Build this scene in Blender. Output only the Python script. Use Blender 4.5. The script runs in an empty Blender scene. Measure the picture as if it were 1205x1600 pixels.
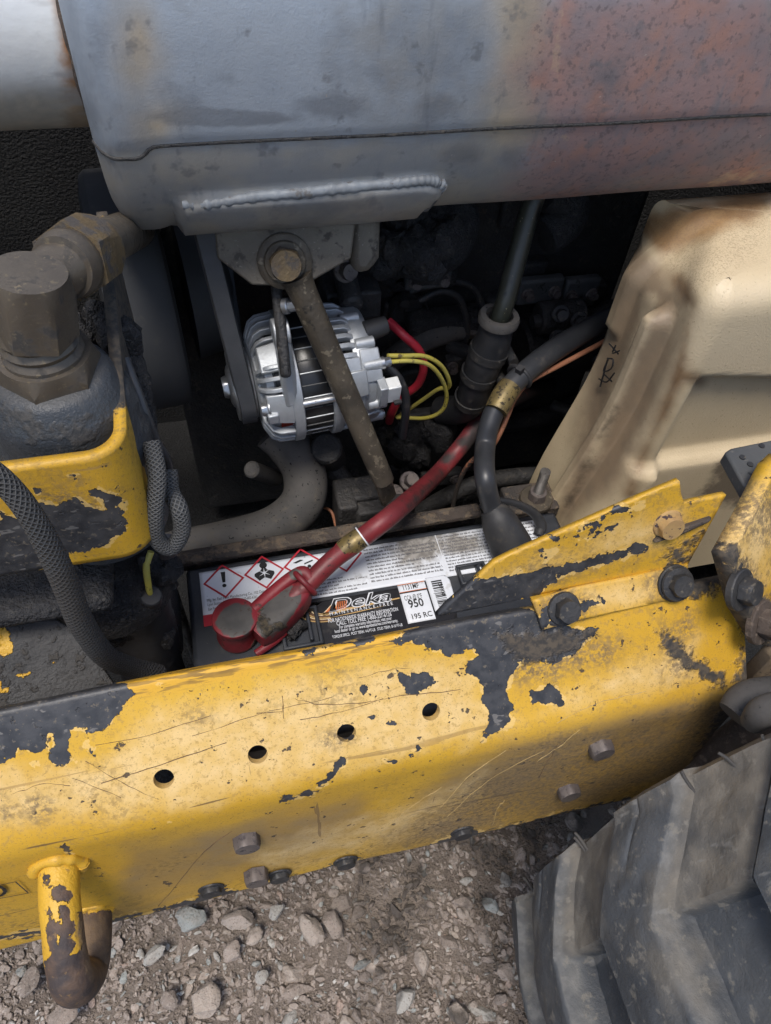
import bpy, bmesh, math, random
import numpy as np
from mathutils import Vector, Matrix
random.seed(7); rng = np.random.default_rng(11)
sc = bpy.context.scene
COL = sc.collection

# ------------------------------------------------------------------ camera
H = 1.045                                  # camera height over the ground; code below uses camera-relative metres
FPX, CX, CY = 1150.0, 602.5, 800.0         # focal length and centre, in pixels of the 1205 x 1600 photograph
def _n(v):
    v = np.array(v, float); return v / np.linalg.norm(v)
_X = _n([6000, -900, FPX]); _D = np.array([-85, 900, FPX]); _D = _n(_D - _X * _D.dot(_X))
_Z = -_D; _Y = np.cross(_Z, _X)
MW = np.array([_X, _Y, _Z])                # camera (right, down, forward) -> world
cam = bpy.data.cameras.new('camera'); camo = bpy.data.objects.new('camera', cam); COL.objects.link(camo)
cam.sensor_fit = 'VERTICAL'; cam.sensor_height = 36.0; cam.sensor_width = 36.0
cam.lens = 36.0 * FPX / 1600.0
cam.clip_start = 0.02; cam.clip_end = 300
m4 = Matrix.Identity(4)
for i in range(3):
    m4[i][0] = MW[i, 0]; m4[i][1] = -MW[i, 1]; m4[i][2] = -MW[i, 2]
m4[2][3] = H
camo.matrix_world = m4
sc.camera = camo
sc.render.resolution_x = 771; sc.render.resolution_y = 1024

# ------------------------------------------------------------------ sky, sun, exposure
SUN = Vector((-0.18, -0.26, 0.95)).normalized()
w = bpy.data.worlds.new('World'); sc.world = w; w.use_nodes = True
nt = w.node_tree; bg = nt.nodes['Background']
sky = nt.nodes.new('ShaderNodeTexSky'); sky.sky_type = 'NISHITA'; sky.sun_disc = False
sky.sun_elevation = math.asin(SUN.z); sky.sun_rotation = math.atan2(SUN.x, SUN.y)
sky.dust_density = 2.0; sky.air_density = 1.0; sky.ozone_density = 1.0
nt.links.new(sky.outputs[0], bg.inputs[0]); bg.inputs[1].default_value = 0.15
sl = bpy.data.lights.new('sun', 'SUN'); so = bpy.data.objects.new('sun', sl); COL.objects.link(so)
sl.energy = 2.5; sl.angle = math.radians(18); sl.color = (1.0, 0.95, 0.88)
so.rotation_euler = (-SUN).to_track_quat('-Z', 'Y').to_euler(); so.location = (1, -2, 4)
sc.view_settings.view_transform = 'Standard'; sc.view_settings.look = 'None'
sc.view_settings.gamma = 1.0; sc.view_settings.use_curve_mapping = False
sc.view_settings.exposure = 0.28
try:
    sc.cycles.use_denoising = True; sc.cycles.max_bounces = 4; sc.cycles.diffuse_bounces = 3; sc.cycles.glossy_bounces = 2; sc.cycles.use_adaptive_sampling = True; sc.cycles.adaptive_threshold = 0.03
except Exception: pass

# ------------------------------------------------------------------ geometry helpers
def ray(px, py):
    return MW @ _n([(px - CX) / FPX, (py - CY) / FPX, 1])
def P(px, py, X=None, Y=None, Z=None):
    r = ray(px, py)
    t = X / r[0] if X is not None else (Y / r[1] if Y is not None else Z / r[2])
    return Vector(r * t)
def PL(px, py, p0, nrm):                   # point of a plane
    r = Vector(ray(px, py)); n = Vector(nrm)
    return r * (Vector(p0).dot(n) / r.dot(n))
def project(v):                            # camera-relative points -> photograph pixels
    c = np.asarray(v) @ MW
    return np.stack([CX + FPX * c[:, 0] / c[:, 2], CY + FPX * c[:, 1] / c[:, 2]], 1)
def V(*a): return Vector(a)
def frame(axis, up=None):
    a = Vector(axis).normalized()
    u = Vector(up) if up is not None else (Vector((0, 0, 1)) if abs(a.z) < .9 else Vector((0, 1, 0)))
    s = u.cross(a).normalized(); u = a.cross(s).normalized()
    return a, s, u
def crom(pts, sub=8):
    pts = [np.array(p, float) for p in pts]
    if len(pts) < 3:
        return [pts[0] + (pts[1] - pts[0]) * t for t in np.linspace(0, 1, sub + 1)]
    q = [2 * pts[0] - pts[1]] + pts + [2 * pts[-1] - pts[-2]]; out = []
    for i in range(1, len(q) - 2):
        p0, p1, p2, p3 = q[i - 1], q[i], q[i + 1], q[i + 2]
        for k in range(sub):
            t = k / sub
            out.append(.5 * ((2 * p1) + (-p0 + p2) * t + (2 * p0 - 5 * p1 + 4 * p2 - p3) * t * t + (-p0 + 3 * p1 - 3 * p2 + p3) * t ** 3))
    out.append(pts[-1]); return out

class MB:
    def __init__(s): s.v = []; s.f = []; s.at = {}
    def add(s, vs, fs):
        o = len(s.v); s.v += [tuple(v) for v in vs]; s.f += [tuple(i + o for i in f) for f in fs]; return o
    def grid(s, fn, us, vs, cu=False, cv=False, flip=False):
        nu, nv = len(us), len(vs); V_ = [fn(u, v) for u in us for v in vs]; F = []
        for i in range(nu if cu else nu - 1):
            for j in range(nv if cv else nv - 1):
                a, b = i, (i + 1) % nu; c, d = j, (j + 1) % nv
                q = (a * nv + c, b * nv + c, b * nv + d, a * nv + d)
                F.append(q[::-1] if flip else q)
        return s.add(V_, F)
    def box(s, c, size, ax=None, up=None):
        a, sd, u = frame(ax, up) if ax is not None else (V(1, 0, 0), V(0, 1, 0), V(0, 0, 1))
        c = Vector(c); hx, hy, hz = [k / 2 for k in size]
        vs = [c + a * hx * i + sd * hy * j + u * hz * k for i in (-1, 1) for j in (-1, 1) for k in (-1, 1)]
        s.add(vs, [(0, 1, 3, 2), (4, 6, 7, 5), (0, 4, 5, 1), (2, 3, 7, 6), (0, 2, 6, 4), (1, 5, 7, 3)]); return s
    def lathe(s, p, axis, prof, n=24, up=None, rad=None, close=False):   # prof = [(t along axis, radius)]
        a, sd, u = frame(axis, up); p = Vector(p); rings = []
        for t, r in prof:
            rings.append([p + a * t + (sd * math.cos(2 * math.pi * k / n) + u * math.sin(2 * math.pi * k / n)) * (r * (rad(k / n) if rad else 1)) for k in range(n)])
        vs = [x for r in rings for x in r]; fs = []
        for i in range(len(rings) - 1):
            for k in range(n):
                k2 = (k + 1) % n; fs.append((i * n + k, i * n + k2, (i + 1) * n + k2, (i + 1) * n + k))
        if close:
            i = len(rings) - 1
            for k in range(n):
                k2 = (k + 1) % n; fs.append((i * n + k, i * n + k2, k2, k))
        else:
            if prof[0][1] > 1e-6: fs.append(tuple(range(n))[::-1])
            if prof[-1][1] > 1e-6: fs.append(tuple((len(rings) - 1) * n + k for k in range(n)))
        s.add(vs, fs); return s
    def cyl(s, p, q, r, r2=None, n=20, ch=0):
        p, q = Vector(p), Vector(q); L = (q - p).length; r2 = r if r2 is None else r2
        prof = [(0, r), (L, r2)] if not ch else [(0, r - ch), (ch, r), (L - ch, r2), (L, r2 - ch)]
        return s.lathe(p, q - p, prof, n)
    def hexa(s, p, axis, r, h, ch=None, up=None):       # hexagon head with chamfered corners, r = corner radius
        ch = r * .16 if ch is None else ch
        a, sd, u = frame(axis, up); p = Vector(p); n = 36; rings = []
        def hr(k):
            th = 2 * math.pi * k / n; m = (th % (math.pi / 3)) - math.pi / 6
            return math.cos(math.pi / 6) / math.cos(m)
        for t, cap in ((0, 9), (h - ch, 9), (h, r * .87)):
            rings.append([p + a * (t if cap > 1 or True else 0) + (sd * math.cos(2 * math.pi * k / n) + u * math.sin(2 * math.pi * k / n)) * min(r * hr(k), cap) for k in range(n)])
        # chamfer: corners are cut lower than flats
        for k in range(n):
            d = (hr(k) - math.cos(math.pi / 6)) / (1 - math.cos(math.pi / 6))
            rings[1][k] = rings[1][k] - a * (ch * 1.2 * d) + a * ch * .75 * (1 - d)
        vs = [x for r_ in rings for x in r_]; fs = []
        for i in range(2):
            for k in range(n):
                k2 = (k + 1) % n; fs.append((i * n + k, i * n + k2, (i + 1) * n + k2, (i + 1) * n + k))
        fs.append(tuple(range(n))[::-1]); fs.append(tuple(2 * n + k for k in range(n)))
        s.add(vs, fs); return s
    def tube(s, pts, r, n=14, sub=8, cap=True, jit=0, flat=None):
        c = [Vector(p) for p in crom(pts, sub)]; m = len(c)
        if not hasattr(r, '__len__'): rr = [r] * m
        else:
            rr = np.interp(np.linspace(0, 1, m), np.linspace(0, 1, len(r)), r)
        T = [(c[min(i + 1, m - 1)] - c[max(i - 1, 0)]).normalized() for i in range(m)]
        u = V(0, 0, 1) if abs(T[0].z) < .95 else V(0, 1, 0)
        u = -(u - T[0] * u.dot(T[0])).normalized()
        vs = []; tu = []; tv = []; L = 0
        for i in range(m):
            if i:
                L += (c[i] - c[i - 1]).length
                u = (u - T[i] * u.dot(T[i])).normalized()
            sd = T[i].cross(u)
            for k in range(n):
                th = 2 * math.pi * k / n; q = rr[i] * (1 + (random.uniform(-jit, jit) if jit else 0))
                vs.append(c[i] + u * math.cos(th) * q + sd * math.sin(th) * q * (flat if flat else 1)); tu.append(th); tv.append(L)
        fs = []
        for i in range(m - 1):
            for k in range(n):
                k2 = (k + 1) % n; fs.append((i * n + k, i * n + k2, (i + 1) * n + k2, (i + 1) * n + k))
        if cap: fs.append(tuple(range(n))[::-1]); fs.append(tuple((m - 1) * n + k for k in range(n)))
        o = s.add(vs, fs)
        for key, val in (('tu', tu), ('tv', tv)):
            a = s.at.setdefault(key, {})
            for i, x in enumerate(val): a[o + i] = x
        return s
    def prism(s, poly, ext):
        n = len(poly); e = Vector(ext); vs = [Vector(p) for p in poly] + [Vector(p) + e for p in poly]
        fs = [tuple(range(n))[::-1], tuple(range(n, 2 * n))] + [(i, (i + 1) % n, n + (i + 1) % n, n + i) for i in range(n)]
        s.add(vs, fs); return s
    def blob(s, c, r, n=10, amp=.25, sq=(1, 1, 1)):    # lumpy ball of caked grease
        c = Vector(c); ph = [random.uniform(0, 6) for _ in range(6)]
        def fn(u, v):
            d = V(math.cos(u) * math.sin(v), math.sin(u) * math.sin(v), math.cos(v))
            k = 1 + amp * (math.sin(3 * d.x + ph[0]) * math.sin(4 * d.y + ph[1]) + .6 * math.sin(7 * d.z + ph[2]) * math.sin(6 * d.x + ph[3]))
            return c + V(d.x * sq[0], d.y * sq[1], d.z * sq[2]) * r * k
        s.grid(fn, np.linspace(0, 2 * math.pi, 2 * n, endpoint=False), np.linspace(0.02, math.pi - .02, n), cu=True, flip=True); return s

MATS = {}
def obj(name, mb, mat, parent=None, bevel=0, smooth=38, recalc=True, masks=None, sub=0, solid=0):
    me = bpy.data.meshes.new(name)
    vs = np.array([tuple(v) for v in mb.v], float)
    me.from_pydata((vs + np.array([0, 0, H])).tolist(), [], mb.f)
    if recalc:
        bm = bmesh.new(); bm.from_mesh(me); bmesh.ops.recalc_face_normals(bm, faces=bm.faces); bm.to_mesh(me); bm.free()
    for k, d in mb.at.items():
        a = me.attributes.new(k, 'FLOAT', 'POINT'); arr = np.zeros(len(vs)); arr[list(d.keys())] = list(d.values()); a.data.foreach_set('value', arr)
    if mat == 'yellow_paint': masks = {**{k: [] for k in ('chip', 'dust', 'grime', 'cake', 'edge', 'scuff')}, **(masks or {})}
    if masks: paint(me, vs, masks)
    me.polygons.foreach_set('use_smooth', [smooth > 0] * len(me.polygons))
    if smooth: me.set_sharp_from_angle(angle=math.radians(smooth))
    me.materials.append(MATS[mat] if isinstance(mat, str) else mat)
    o = bpy.data.objects.new(name, me); COL.objects.link(o)
    if parent is not None: attach(o, parent)
    if solid:
        md = o.modifiers.new('thick', 'SOLIDIFY'); md.thickness = solid; md.offset = -1
    if sub:
        md = o.modifiers.new('sub', 'SUBSURF'); md.levels = sub; md.render_levels = sub
    if bevel:
        md = o.modifiers.new('bevel', 'BEVEL'); md.width = bevel; md.segments = 2; md.limit_method = 'ANGLE'; md.angle_limit = math.radians(35)
    return o
def attach(o, parent):
    o.parent = parent
    pos = parent.location if parent.type == 'EMPTY' else Vector((0, 0, 0))
    if parent.parent is None: o.matrix_parent_inverse = Matrix.Translation(-pos)
    return o
def tag(o, label, cat=None, group=None, kind=None):
    if label: o['label'] = label
    if cat: o['category'] = cat
    if group: o['group'] = group
    if kind: o['kind'] = kind
    return o
def thing(name, loc, label, cat, group=None):
    e = bpy.data.objects.new(name, None); COL.objects.link(e); e.location = Vector(loc) + V(0, 0, H); e.empty_display_size = .02
    return tag(e, label, cat, group)

# ------------------------------------------------------------------ wear marks: signed distance to outlines, stored on the surface
def sdf(pts, poly):
    poly = np.array(poly, float); n = len(poly); d = np.full(len(pts), 1e9); ins = np.zeros(len(pts), bool)
    for i in range(n):
        a, b = poly[i], poly[(i + 1) % n]; ab = b - a; ap = pts - a
        t = np.clip((ap @ ab) / max(ab @ ab, 1e-9), 0, 1)
        d = np.minimum(d, np.hypot(*(ap - t[:, None] * ab).T))
        if a[1] != b[1]:
            c = ((a[1] > pts[:, 1]) != (b[1] > pts[:, 1])) & (pts[:, 0] < (b[0] - a[0]) * (pts[:, 1] - a[1]) / (b[1] - a[1]) + a[0])
            ins ^= c
    return np.where(ins, d, -d)
def stroke(pts, line, wd):
    line = np.array(line, float); d = np.full(len(pts), 1e9)
    for a, b in zip(line[:-1], line[1:]):
        ab = b - a; ap = pts - a; t = np.clip((ap @ ab) / max(ab @ ab, 1e-9), 0, 1)
        d = np.minimum(d, np.hypot(*(ap - t[:, None] * ab).T))
    return wd - d
def paint(me, vs, masks):
    px = project(vs)
    for name, items in masks.items():
        val = np.full(len(vs), -60.0)
        for it in items:
            if it[0] == 's': val = np.maximum(val, stroke(px, it[2], it[1]))
            elif it[0] == 'e': val = np.maximum(val, it[3] * (1 - np.hypot((px[:, 0] - it[1]) / it[3], (px[:, 1] - it[2]) / it[4])))
            else: val = np.maximum(val, sdf(px, it))
        a = me.attributes.new(name, 'FLOAT', 'POINT'); a.data.foreach_set('value', np.clip(val, -60, 60) / 10.0)
# ------------------------------------------------------------------ materials
def srgb(r, g, b):
    f = lambda c: (c / 255 / 12.92) if c / 255 <= .04045 else ((c / 255 + .055) / 1.055) ** 2.4
    return (f(r), f(g), f(b))
class NB:
    def __init__(s, name):
        s.m = bpy.data.materials.new(name); s.m.use_nodes = True; s.t = s.m.node_tree; s.t.nodes.clear()
        s.out = s.n('ShaderNodeOutputMaterial'); s.p = s.n('ShaderNodeBsdfPrincipled'); s.l(s.p.outputs[0], s.out.inputs[0])
        s.co = s.n('ShaderNodeTexCoord').outputs['Object']
        MATS[name] = s.m
    def n(s, t, **k):
        x = s.t.nodes.new(t)
        for a, b in k.items(): setattr(x, a, b)
        return x
    def l(s, a, b): s.t.links.new(a, b)
    def set(s, inp, v):
        if hasattr(v, 'is_linked') or isinstance(v, bpy.types.NodeSocket): s.l(v, inp)
        else:
            if hasattr(inp.default_value, '__len__') and hasattr(v, '__len__') and len(v) == 3 and len(inp.default_value) == 4: v = (*v, 1)
            inp.default_value = v
    def noise(s, scale, detail=3, rough=.55, vec=None, dist=0, stretch=None, off=0):
        v = vec or s.co
        if stretch or off:
            mp = s.n('ShaderNodeMapping'); s.l(v, mp.inputs[0])
            if stretch: mp.inputs['Scale'].default_value = stretch
            mp.inputs['Location'].default_value = (off, off * .7, off * 1.3); v = mp.outputs[0]
        x = s.n('ShaderNodeTexNoise'); s.l(v, x.inputs['Vector']); x.inputs['Scale'].default_value = scale
        x.inputs['Detail'].default_value = detail; x.inputs['Roughness'].default_value = rough; x.inputs['Distortion'].default_value = dist
        return x.outputs[0]
    def voro(s, scale, feature='F1', vec=None):
        x = s.n('ShaderNodeTexVoronoi', feature=feature); s.l(vec or s.co, x.inputs['Vector']); x.inputs['Scale'].default_value = scale
        return x.outputs['Distance']
    def attr(s, name): return s.n('ShaderNodeAttribute', attribute_name=name).outputs['Fac']
    def math(s, op, a, b=0.0, c=None):
        x = s.n('ShaderNodeMath', operation=op); s.set(x.inputs[0], a); s.set(x.inputs[1], b)
        if c is not None: s.set(x.inputs[2], c)
        return x.outputs[0]
    def ramp(s, v, lo, hi, a=0.0, b=1.0):
        x = s.n('ShaderNodeMapRange', interpolation_type='SMOOTHSTEP'); s.set(x.inputs[0], v)
        for i, k in zip((1, 2, 3, 4), (lo, hi, a, b)): x.inputs[i].default_value = k
        return x.outputs[0]
    def mix(s, f, a, b):
        x = s.n('ShaderNodeMix', data_type='RGBA'); s.set(x.inputs[0], f); s.set(x.inputs[6], a); s.set(x.inputs[7], b); return x.outputs[2]
    def mixf(s, f, a, b):
        x = s.n('ShaderNodeMix', data_type='FLOAT'); s.set(x.inputs[0], f); s.set(x.inputs[2], a); s.set(x.inputs[3], b); return x.outputs[0]
def material(name, a, b=None, s1=14, rough=.5, rough2=None, metal=0.0, layers=(), bump=((90, .3),), dist=.0012, spec=.5, braid=None, wave=None):
    q = NB(name); b = a if b is None else b
    big = q.ramp(q.noise(s1, 4, .6), .32, .68)
    col = q.mix(big, a, b); rg = q.mixf(q.noise(s1 * 2.3, 3, off=3), rough, rough if rough2 is None else rough2); me = metal; h = 0.0
    for sc_, st in bump: h = q.math('ADD', h, q.math('MULTIPLY', q.noise(sc_, 2.5, .6, off=1.7), st))
    for i, L in enumerate(layers):
        k = L.get('k', 'noise'); edge = q.noise(L.get('es', 120), 3.5, .65, off=2.1 * i + 5, stretch=L.get('str'))
        if k == 'attr':
            v = q.math('ADD', q.attr(L['at']), q.math('MULTIPLY', q.math('SUBTRACT', edge, .5), L.get('ea', 2.0)))
            f = q.ramp(v, L.get('lo', -.08), L.get('hi', .08))
        elif k == 'noise':
            f = q.ramp(edge, L.get('lo', .55), L.get('hi', .6))
        elif k == 'up':
            nz = q.n('ShaderNodeNewGeometry').outputs['Normal']; sp = q.n('ShaderNodeSeparateXYZ'); q.l(nz, sp.inputs[0])
            v = q.math('ADD', sp.outputs[2], q.math('MULTIPLY', q.math('SUBTRACT', edge, .5), L.get('ea', 1.0)))
            f = q.ramp(v, L.get('lo', .3), L.get('hi', .9))
        if 'and' in L:                                   # broken up by a second noise
            f = q.math('MULTIPLY', f, q.ramp(q.noise(L['and'][0], 2.5, .7, off=9 + i, stretch=L['and'][3] if len(L['and']) > 3 else None), L['and'][1], L['and'][2]))
        f = q.math('MULTIPLY', f, L.get('st', 1.0))
        c2 = L['c'] if 'c2' not in L else q.mix(q.ramp(q.noise(L.get('cs', 60), 2.5, .6, off=4 + i), .35, .65), L['c'], L['c2'])
        col = q.mix(f, col, c2)
        if 'r' in L: rg = q.mixf(f, rg, L['r'])
        if 'm' in L: me = q.mixf(f, me, L['m'])
        if 'h' in L: h = q.math('ADD', h, q.math('MULTIPLY', f, L['h']))
    if braid:
        tu, tv = q.attr('tu'), q.attr('tv'); n_, pitch, hh = braid
        s1_ = q.math('SINE', q.math('ADD', q.math('MULTIPLY', tu, n_), q.math('MULTIPLY', tv, pitch)))
        s2_ = q.math('SINE', q.math('SUBTRACT', q.math('MULTIPLY', tu, n_), q.math('MULTIPLY', tv, pitch)))
        m_ = q.math('MAXIMUM', s1_, s2_)
        h = q.math('ADD', h, q.math('MULTIPLY', m_, hh))
        col = q.mix(q.ramp(m_, -.2, .9), q.mix(.55, col, (.006, .006, .007)), col)
    if wave:                                            # rings along a tube or rod (threads, corrugation)
        h = q.math('ADD', h, q.math('MULTIPLY', q.math('SINE', q.math('MULTIPLY', q.attr('tv'), wave[0])), wave[1]))
    q.set(q.p.inputs['Base Color'], col); q.set(q.p.inputs['Roughness'], rg); q.set(q.p.inputs['Metallic'], me)
    q.p.inputs['Specular IOR Level'].default_value = spec
    bp = q.n('ShaderNodeBump'); bp.inputs['Strength'].default_value = 1.0; bp.inputs['Distance'].default_value = dist
    q.set(bp.inputs['Height'], h); q.l(bp.outputs[0], q.p.inputs['Normal'])
    return q

YEL = (.60, .350, .030); YEL2 = (.53, .298, .022); DUST = (.42, .31, .19); TAN = (.70, .44, .15)
BLKP = (.027, .028, .032); GRIME = (.022, .021, .021); RUST = (.16, .065, .03); STEEL = (.32, .32, .32)
def yellow(name, extra=(), dustlo=.0):
    return material(name, YEL, YEL2, 9, .42, .6, layers=[
        dict(k='attr', at='scuff', es=22, ea=7, lo=-2.0, hi=3.0, c=(.30, .185, .055), c2=(.22, .155, .085), cs=24, r=.5, st=.85, str=(.5, 1, 1)),
        dict(k='attr', at='dust', es=45, ea=7, lo=-2.0, hi=3.5, c=(.72, .53, .27), c2=(.63, .43, .17), cs=90, r=.75, st=.68),
        dict(k='noise', es=300, lo=.54, hi=.68, c=(.36, .22, .06), st=.6, r=.8),
        dict(k='noise', es=900, lo=.58, hi=.66, c=(.24, .15, .05), st=.6, r=.8),                       # fine dirt in the paint
        dict(k='noise', es=50, str=(.05, 1.2, 1.6), lo=.645, hi=.665, c=(.20, .12, .04), c2=(.36, .22, .07), st=.6, r=.8),   # long scratches
        dict(k='noise', es=90, str=(.045, .8, 1.2), lo=.70, hi=.715, c=(.10, .06, .025), st=.8, r=.8),
        dict(k='noise', es=60, str=(1.6, .10, .12), lo=.69, hi=.70, c=(.15, .09, .04), st=.7, r=.8),
        dict(k='attr', at='edge', es=60, ea=3, lo=-1.4, hi=1.0, c=(.62, .33, .02), r=.6, st=.8),
        dict(k='attr', at='edge', es=90, str=(.16, 1, 1), ea=3, lo=-.9, hi=.6, c=(.15, .085, .02), c2=(.30, .17, .03), r=.7, st=.85, **{'and': (330, .50, .57, (.12, 1, 1))}),
        dict(k='attr', at='grime', es=70, ea=8, lo=-1.2, hi=3.0, c=(.10, .075, .05), c2=(.20, .14, .075), cs=260, r=.85, st=.8, **{'and': (330, .36, .60)}),
        dict(k='noise', es=13, lo=.50, hi=.70, c=(.13, .09, .045), c2=(.24, .155, .06), cs=120, r=.85, st=.65, **{'and': (260, .46, .62)}),
        dict(k='noise', es=120, lo=.66, hi=.685, c=(.045, .035, .03), r=.8, h=-.5, st=.9),
        dict(k='noise', es=170, lo=.735, hi=.75, c=(.05, .02, .015), r=.8, h=-.5),                      # specks
        dict(k='attr', at='chip', es=110, ea=3.6, lo=-.12, hi=-.02, c=(.75, .52, .20), r=.7, st=.5),
        dict(k='attr', at='chip', es=110, ea=3.6, lo=-.06, hi=.02, c=BLKP, c2=(.052, .052, .055), cs=120, r=.48, h=-1.3),
        dict(k='attr', at='chip', es=110, ea=3.6, lo=.3, hi=.6, c=(.13, .11, .085), r=.8, st=.8, **{'and': (300, .60, .66)}),
        dict(k='attr', at='chip', es=110, ea=3.6, lo=.3, hi=.6, c=(.17, .16, .15), r=.6, st=.7, **{'and': (60, .64, .66, (1, .3, 2.5))}),
        dict(k='attr', at='cake', es=160, ea=6, lo=-.6, hi=.9, c=(.035, .032, .030), c2=(.085, .068, .050), cs=240, r=.9, h=.8),
    ] + list(extra), bump=((150, .10), (700, .10), (18, .5)), dist=.0011)
yellow('yellow_paint')
material('greasy_black', (.012, .012, .014), (.028, .027, .028), 30, .6, .9, layers=[
    dict(k='noise', es=240, lo=.56, hi=.66, c=(.06, .056, .052), r=.9),
    dict(k='up', es=80, lo=.75, hi=1.5, ea=1.4, c=(.085, .075, .065), r=.95, st=.6)], bump=((240, 1.2), (600, .9), (60, 1.0)), dist=.003)
material('engine_dark', (.018, .018, .019), (.034, .032, .031), 22, .5, .8, layers=[
    dict(k='noise', es=150, lo=.57, hi=.68, c=(.075, .066, .056), r=.9)], bump=((120, 1), (400, .5)), dist=.002)
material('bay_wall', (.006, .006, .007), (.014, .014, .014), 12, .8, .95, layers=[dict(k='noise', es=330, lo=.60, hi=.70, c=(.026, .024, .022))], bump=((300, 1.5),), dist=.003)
material('casting_blue_black', (.034, .039, .046), (.050, .055, .062), 24, .28, .5, layers=[
    dict(k='noise', es=60, lo=.50, hi=.62, c=(.06, .055, .05), c2=(.025, .025, .025), cs=300, r=.9, h=.3, st=.8),
    dict(k='up', es=120, lo=.5, hi=1.1, ea=1.2, c=(.09, .082, .072), r=.95, st=.4)], bump=((260, .35), (700, .3)), dist=.0014)
material('old_fitting', (.095, .080, .064), (.15, .125, .095), 16, .38, .55, metal=.45, layers=[
    dict(k='noise', es=90, lo=.52, hi=.66, c=(.05, .045, .04), r=.9, m=0), dict(k='noise', es=300, lo=.60, hi=.68, c=(.22, .175, .11), r=.5, st=.6)], bump=((200, .18), (600, .2)), dist=.0007)
material('brass_fitting', (.16, .115, .06), (.10, .075, .05), 40, .45, .7, metal=.45, layers=[
    dict(k='noise', es=90, lo=.48, hi=.60, c=(.06, .052, .045), r=.9, m=0)], bump=((220, .5), (600, .4)), dist=.001)
material('steel_bracket', (.115, .100, .080), (.165, .145, .115), 22, .55, .8, metal=.2, layers=[
    dict(k='noise', es=70, lo=.54, hi=.64, c=(.06, .052, .044), r=.9, m=0), dict(k='noise', es=350, lo=.62, hi=.7, c=(.22, .2, .17))], bump=((120, .5), (500, .4)), dist=.001)
material('strut_steel', (.060, .050, .038), (.11, .090, .065), 40, .45, .7, metal=.3, layers=[
    dict(k='noise', es=120, lo=.58, hi=.66, c=(.19, .16, .115), r=.5), dict(k='noise', es=60, lo=.62, hi=.7, c=(.025, .023, .02), r=.8)], bump=((160, .6), (600, .3)), dist=.001)
material('bolt_steel', (.10, .085, .085), (.16, .135, .12), 60, .5, .75, metal=.4, layers=[dict(k='noise', es=260, lo=.54, hi=.66, c=(.055, .045, .045), r=.9, m=0)], bump=((300, .5),), dist=.0006)
material('bolt_tan', (.40, .26, .10), (.30, .18, .08), 60, .6, .8, layers=[dict(k='noise', es=160, lo=.58, hi=.62, c=(.06, .04, .04), r=.9)], bump=((300, .5),), dist=.0006)
material('bolt_dark', (.030, .031, .034), (.055, .053, .052), 50, .45, .7, metal=.3, layers=[dict(k='noise', es=200, lo=.58, hi=.68, c=(.11, .095, .075), r=.9, m=0)], bump=((300, .6),), dist=.0008)
material('zinc', (.55, .56, .57), (.42, .43, .45), 60, .28, .45, metal=.9, layers=[dict(k='noise', es=180, lo=.60, hi=.7, c=(.20, .19, .18), r=.7, m=.2)], bump=((300, .15),), dist=.0005)
material('thread_steel', (.20, .19, .18), (.12, .11, .10), 60, .4, .6, metal=.7, layers=[dict(k='noise', es=180, lo=.56, hi=.68, c=(.05, .045, .04), r=.9, m=0)], bump=((300, .3),), dist=.0012, wave=(4200, .5))
material('alu', (.47, .49, .51), (.37, .39, .41), 40, .42, .55, metal=.55, layers=[dict(k='noise', es=90, lo=.60, hi=.72, c=(.34, .35, .36), r=.65, m=.5, st=.6)], bump=((500, .25), (1200, .2)), dist=.0006)
material('stator_black', (.010, .010, .011), (.016, .016, .017), 60, .25, .4, layers=[], bump=((200, .2),), dist=.0005)
material('copper', (.34, .035, .02), (.50, .06, .03), 300, .3, .4, metal=.3, bump=((900, 1),), dist=.001)
material('belt_rubber', (.055, .057, .062), (.075, .077, .082), 30, .6, .8, bump=((300, .3),), dist=.0005, spec=.3)
material('rubber_hose', (.115, .106, .096), (.072, .069, .066), 18, .55, .8, layers=[
    dict(k='noise', es=60, lo=.55, hi=.7, c=(.13, .115, .095), r=.9, st=.8), dict(k='noise', es=250, lo=.62, hi=.66, c=(.02, .02, .02))], bump=((120, .4), (500, .3)), dist=.001, spec=.3)
material('rubber_dark', (.020, .021, .024), (.036, .036, .038), 30, .40, .65, layers=[dict(k='noise', es=120, lo=.56, hi=.68, c=(.065, .058, .05), r=.9, st=.7)], bump=((200, .3),), dist=.0008, spec=.4)
material('cable_black', (.028, .030, .035), (.040, .042, .047), 30, .32, .5, layers=[dict(k='noise', es=90, lo=.58, hi=.72, c=(.09, .08, .07), r=.8, st=.6)], bump=((200, .15),), dist=.0006)
material('olive_tube', (.030, .033, .024), (.05, .05, .038), 30, .28, .5, layers=[dict(k='noise', es=70, str=(1, 1, .2), lo=.56, hi=.66, c=(.015, .015, .014)), dict(k='noise', es=240, lo=.66, hi=.72, c=(.30, .27, .18))], bump=((150, .4),), dist=.001)
material('cable_red', (.19, .022, .028), (.12, .017, .021), 25, .4, .6, layers=[
    dict(k='attr', at='soot', es=90, ea=3, lo=-.8, hi=.8, c=(.03, .022, .022), r=.7),
    dict(k='noise', es=90, lo=.58, hi=.70, c=(.10, .03, .03), r=.8, st=.8), dict(k='noise', es=330, lo=.64, hi=.68, c=(.03, .015, .015))], bump=((200, .2),), dist=.0006)
material('boot_red', (.22, .016, .024), (.13, .013, .019), 25, .42, .6, layers=[
    dict(k='attr', at='soot', es=80, ea=1.8, lo=-.15, hi=.15, c=(.055, .052, .050), c2=(.075, .070, .065), cs=80, r=.6),
    dict(k='noise', es=110, lo=.60, hi=.68, c=(.06, .035, .03), r=.9, st=.8), dict(k='attr', at='gunk', es=110, ea=3, lo=-.3, hi=.4, c=(.07, .055, .035), c2=(.02, .018, .015), cs=350, r=.95, h=1.0)], bump=((160, .3),), dist=.001)
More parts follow.
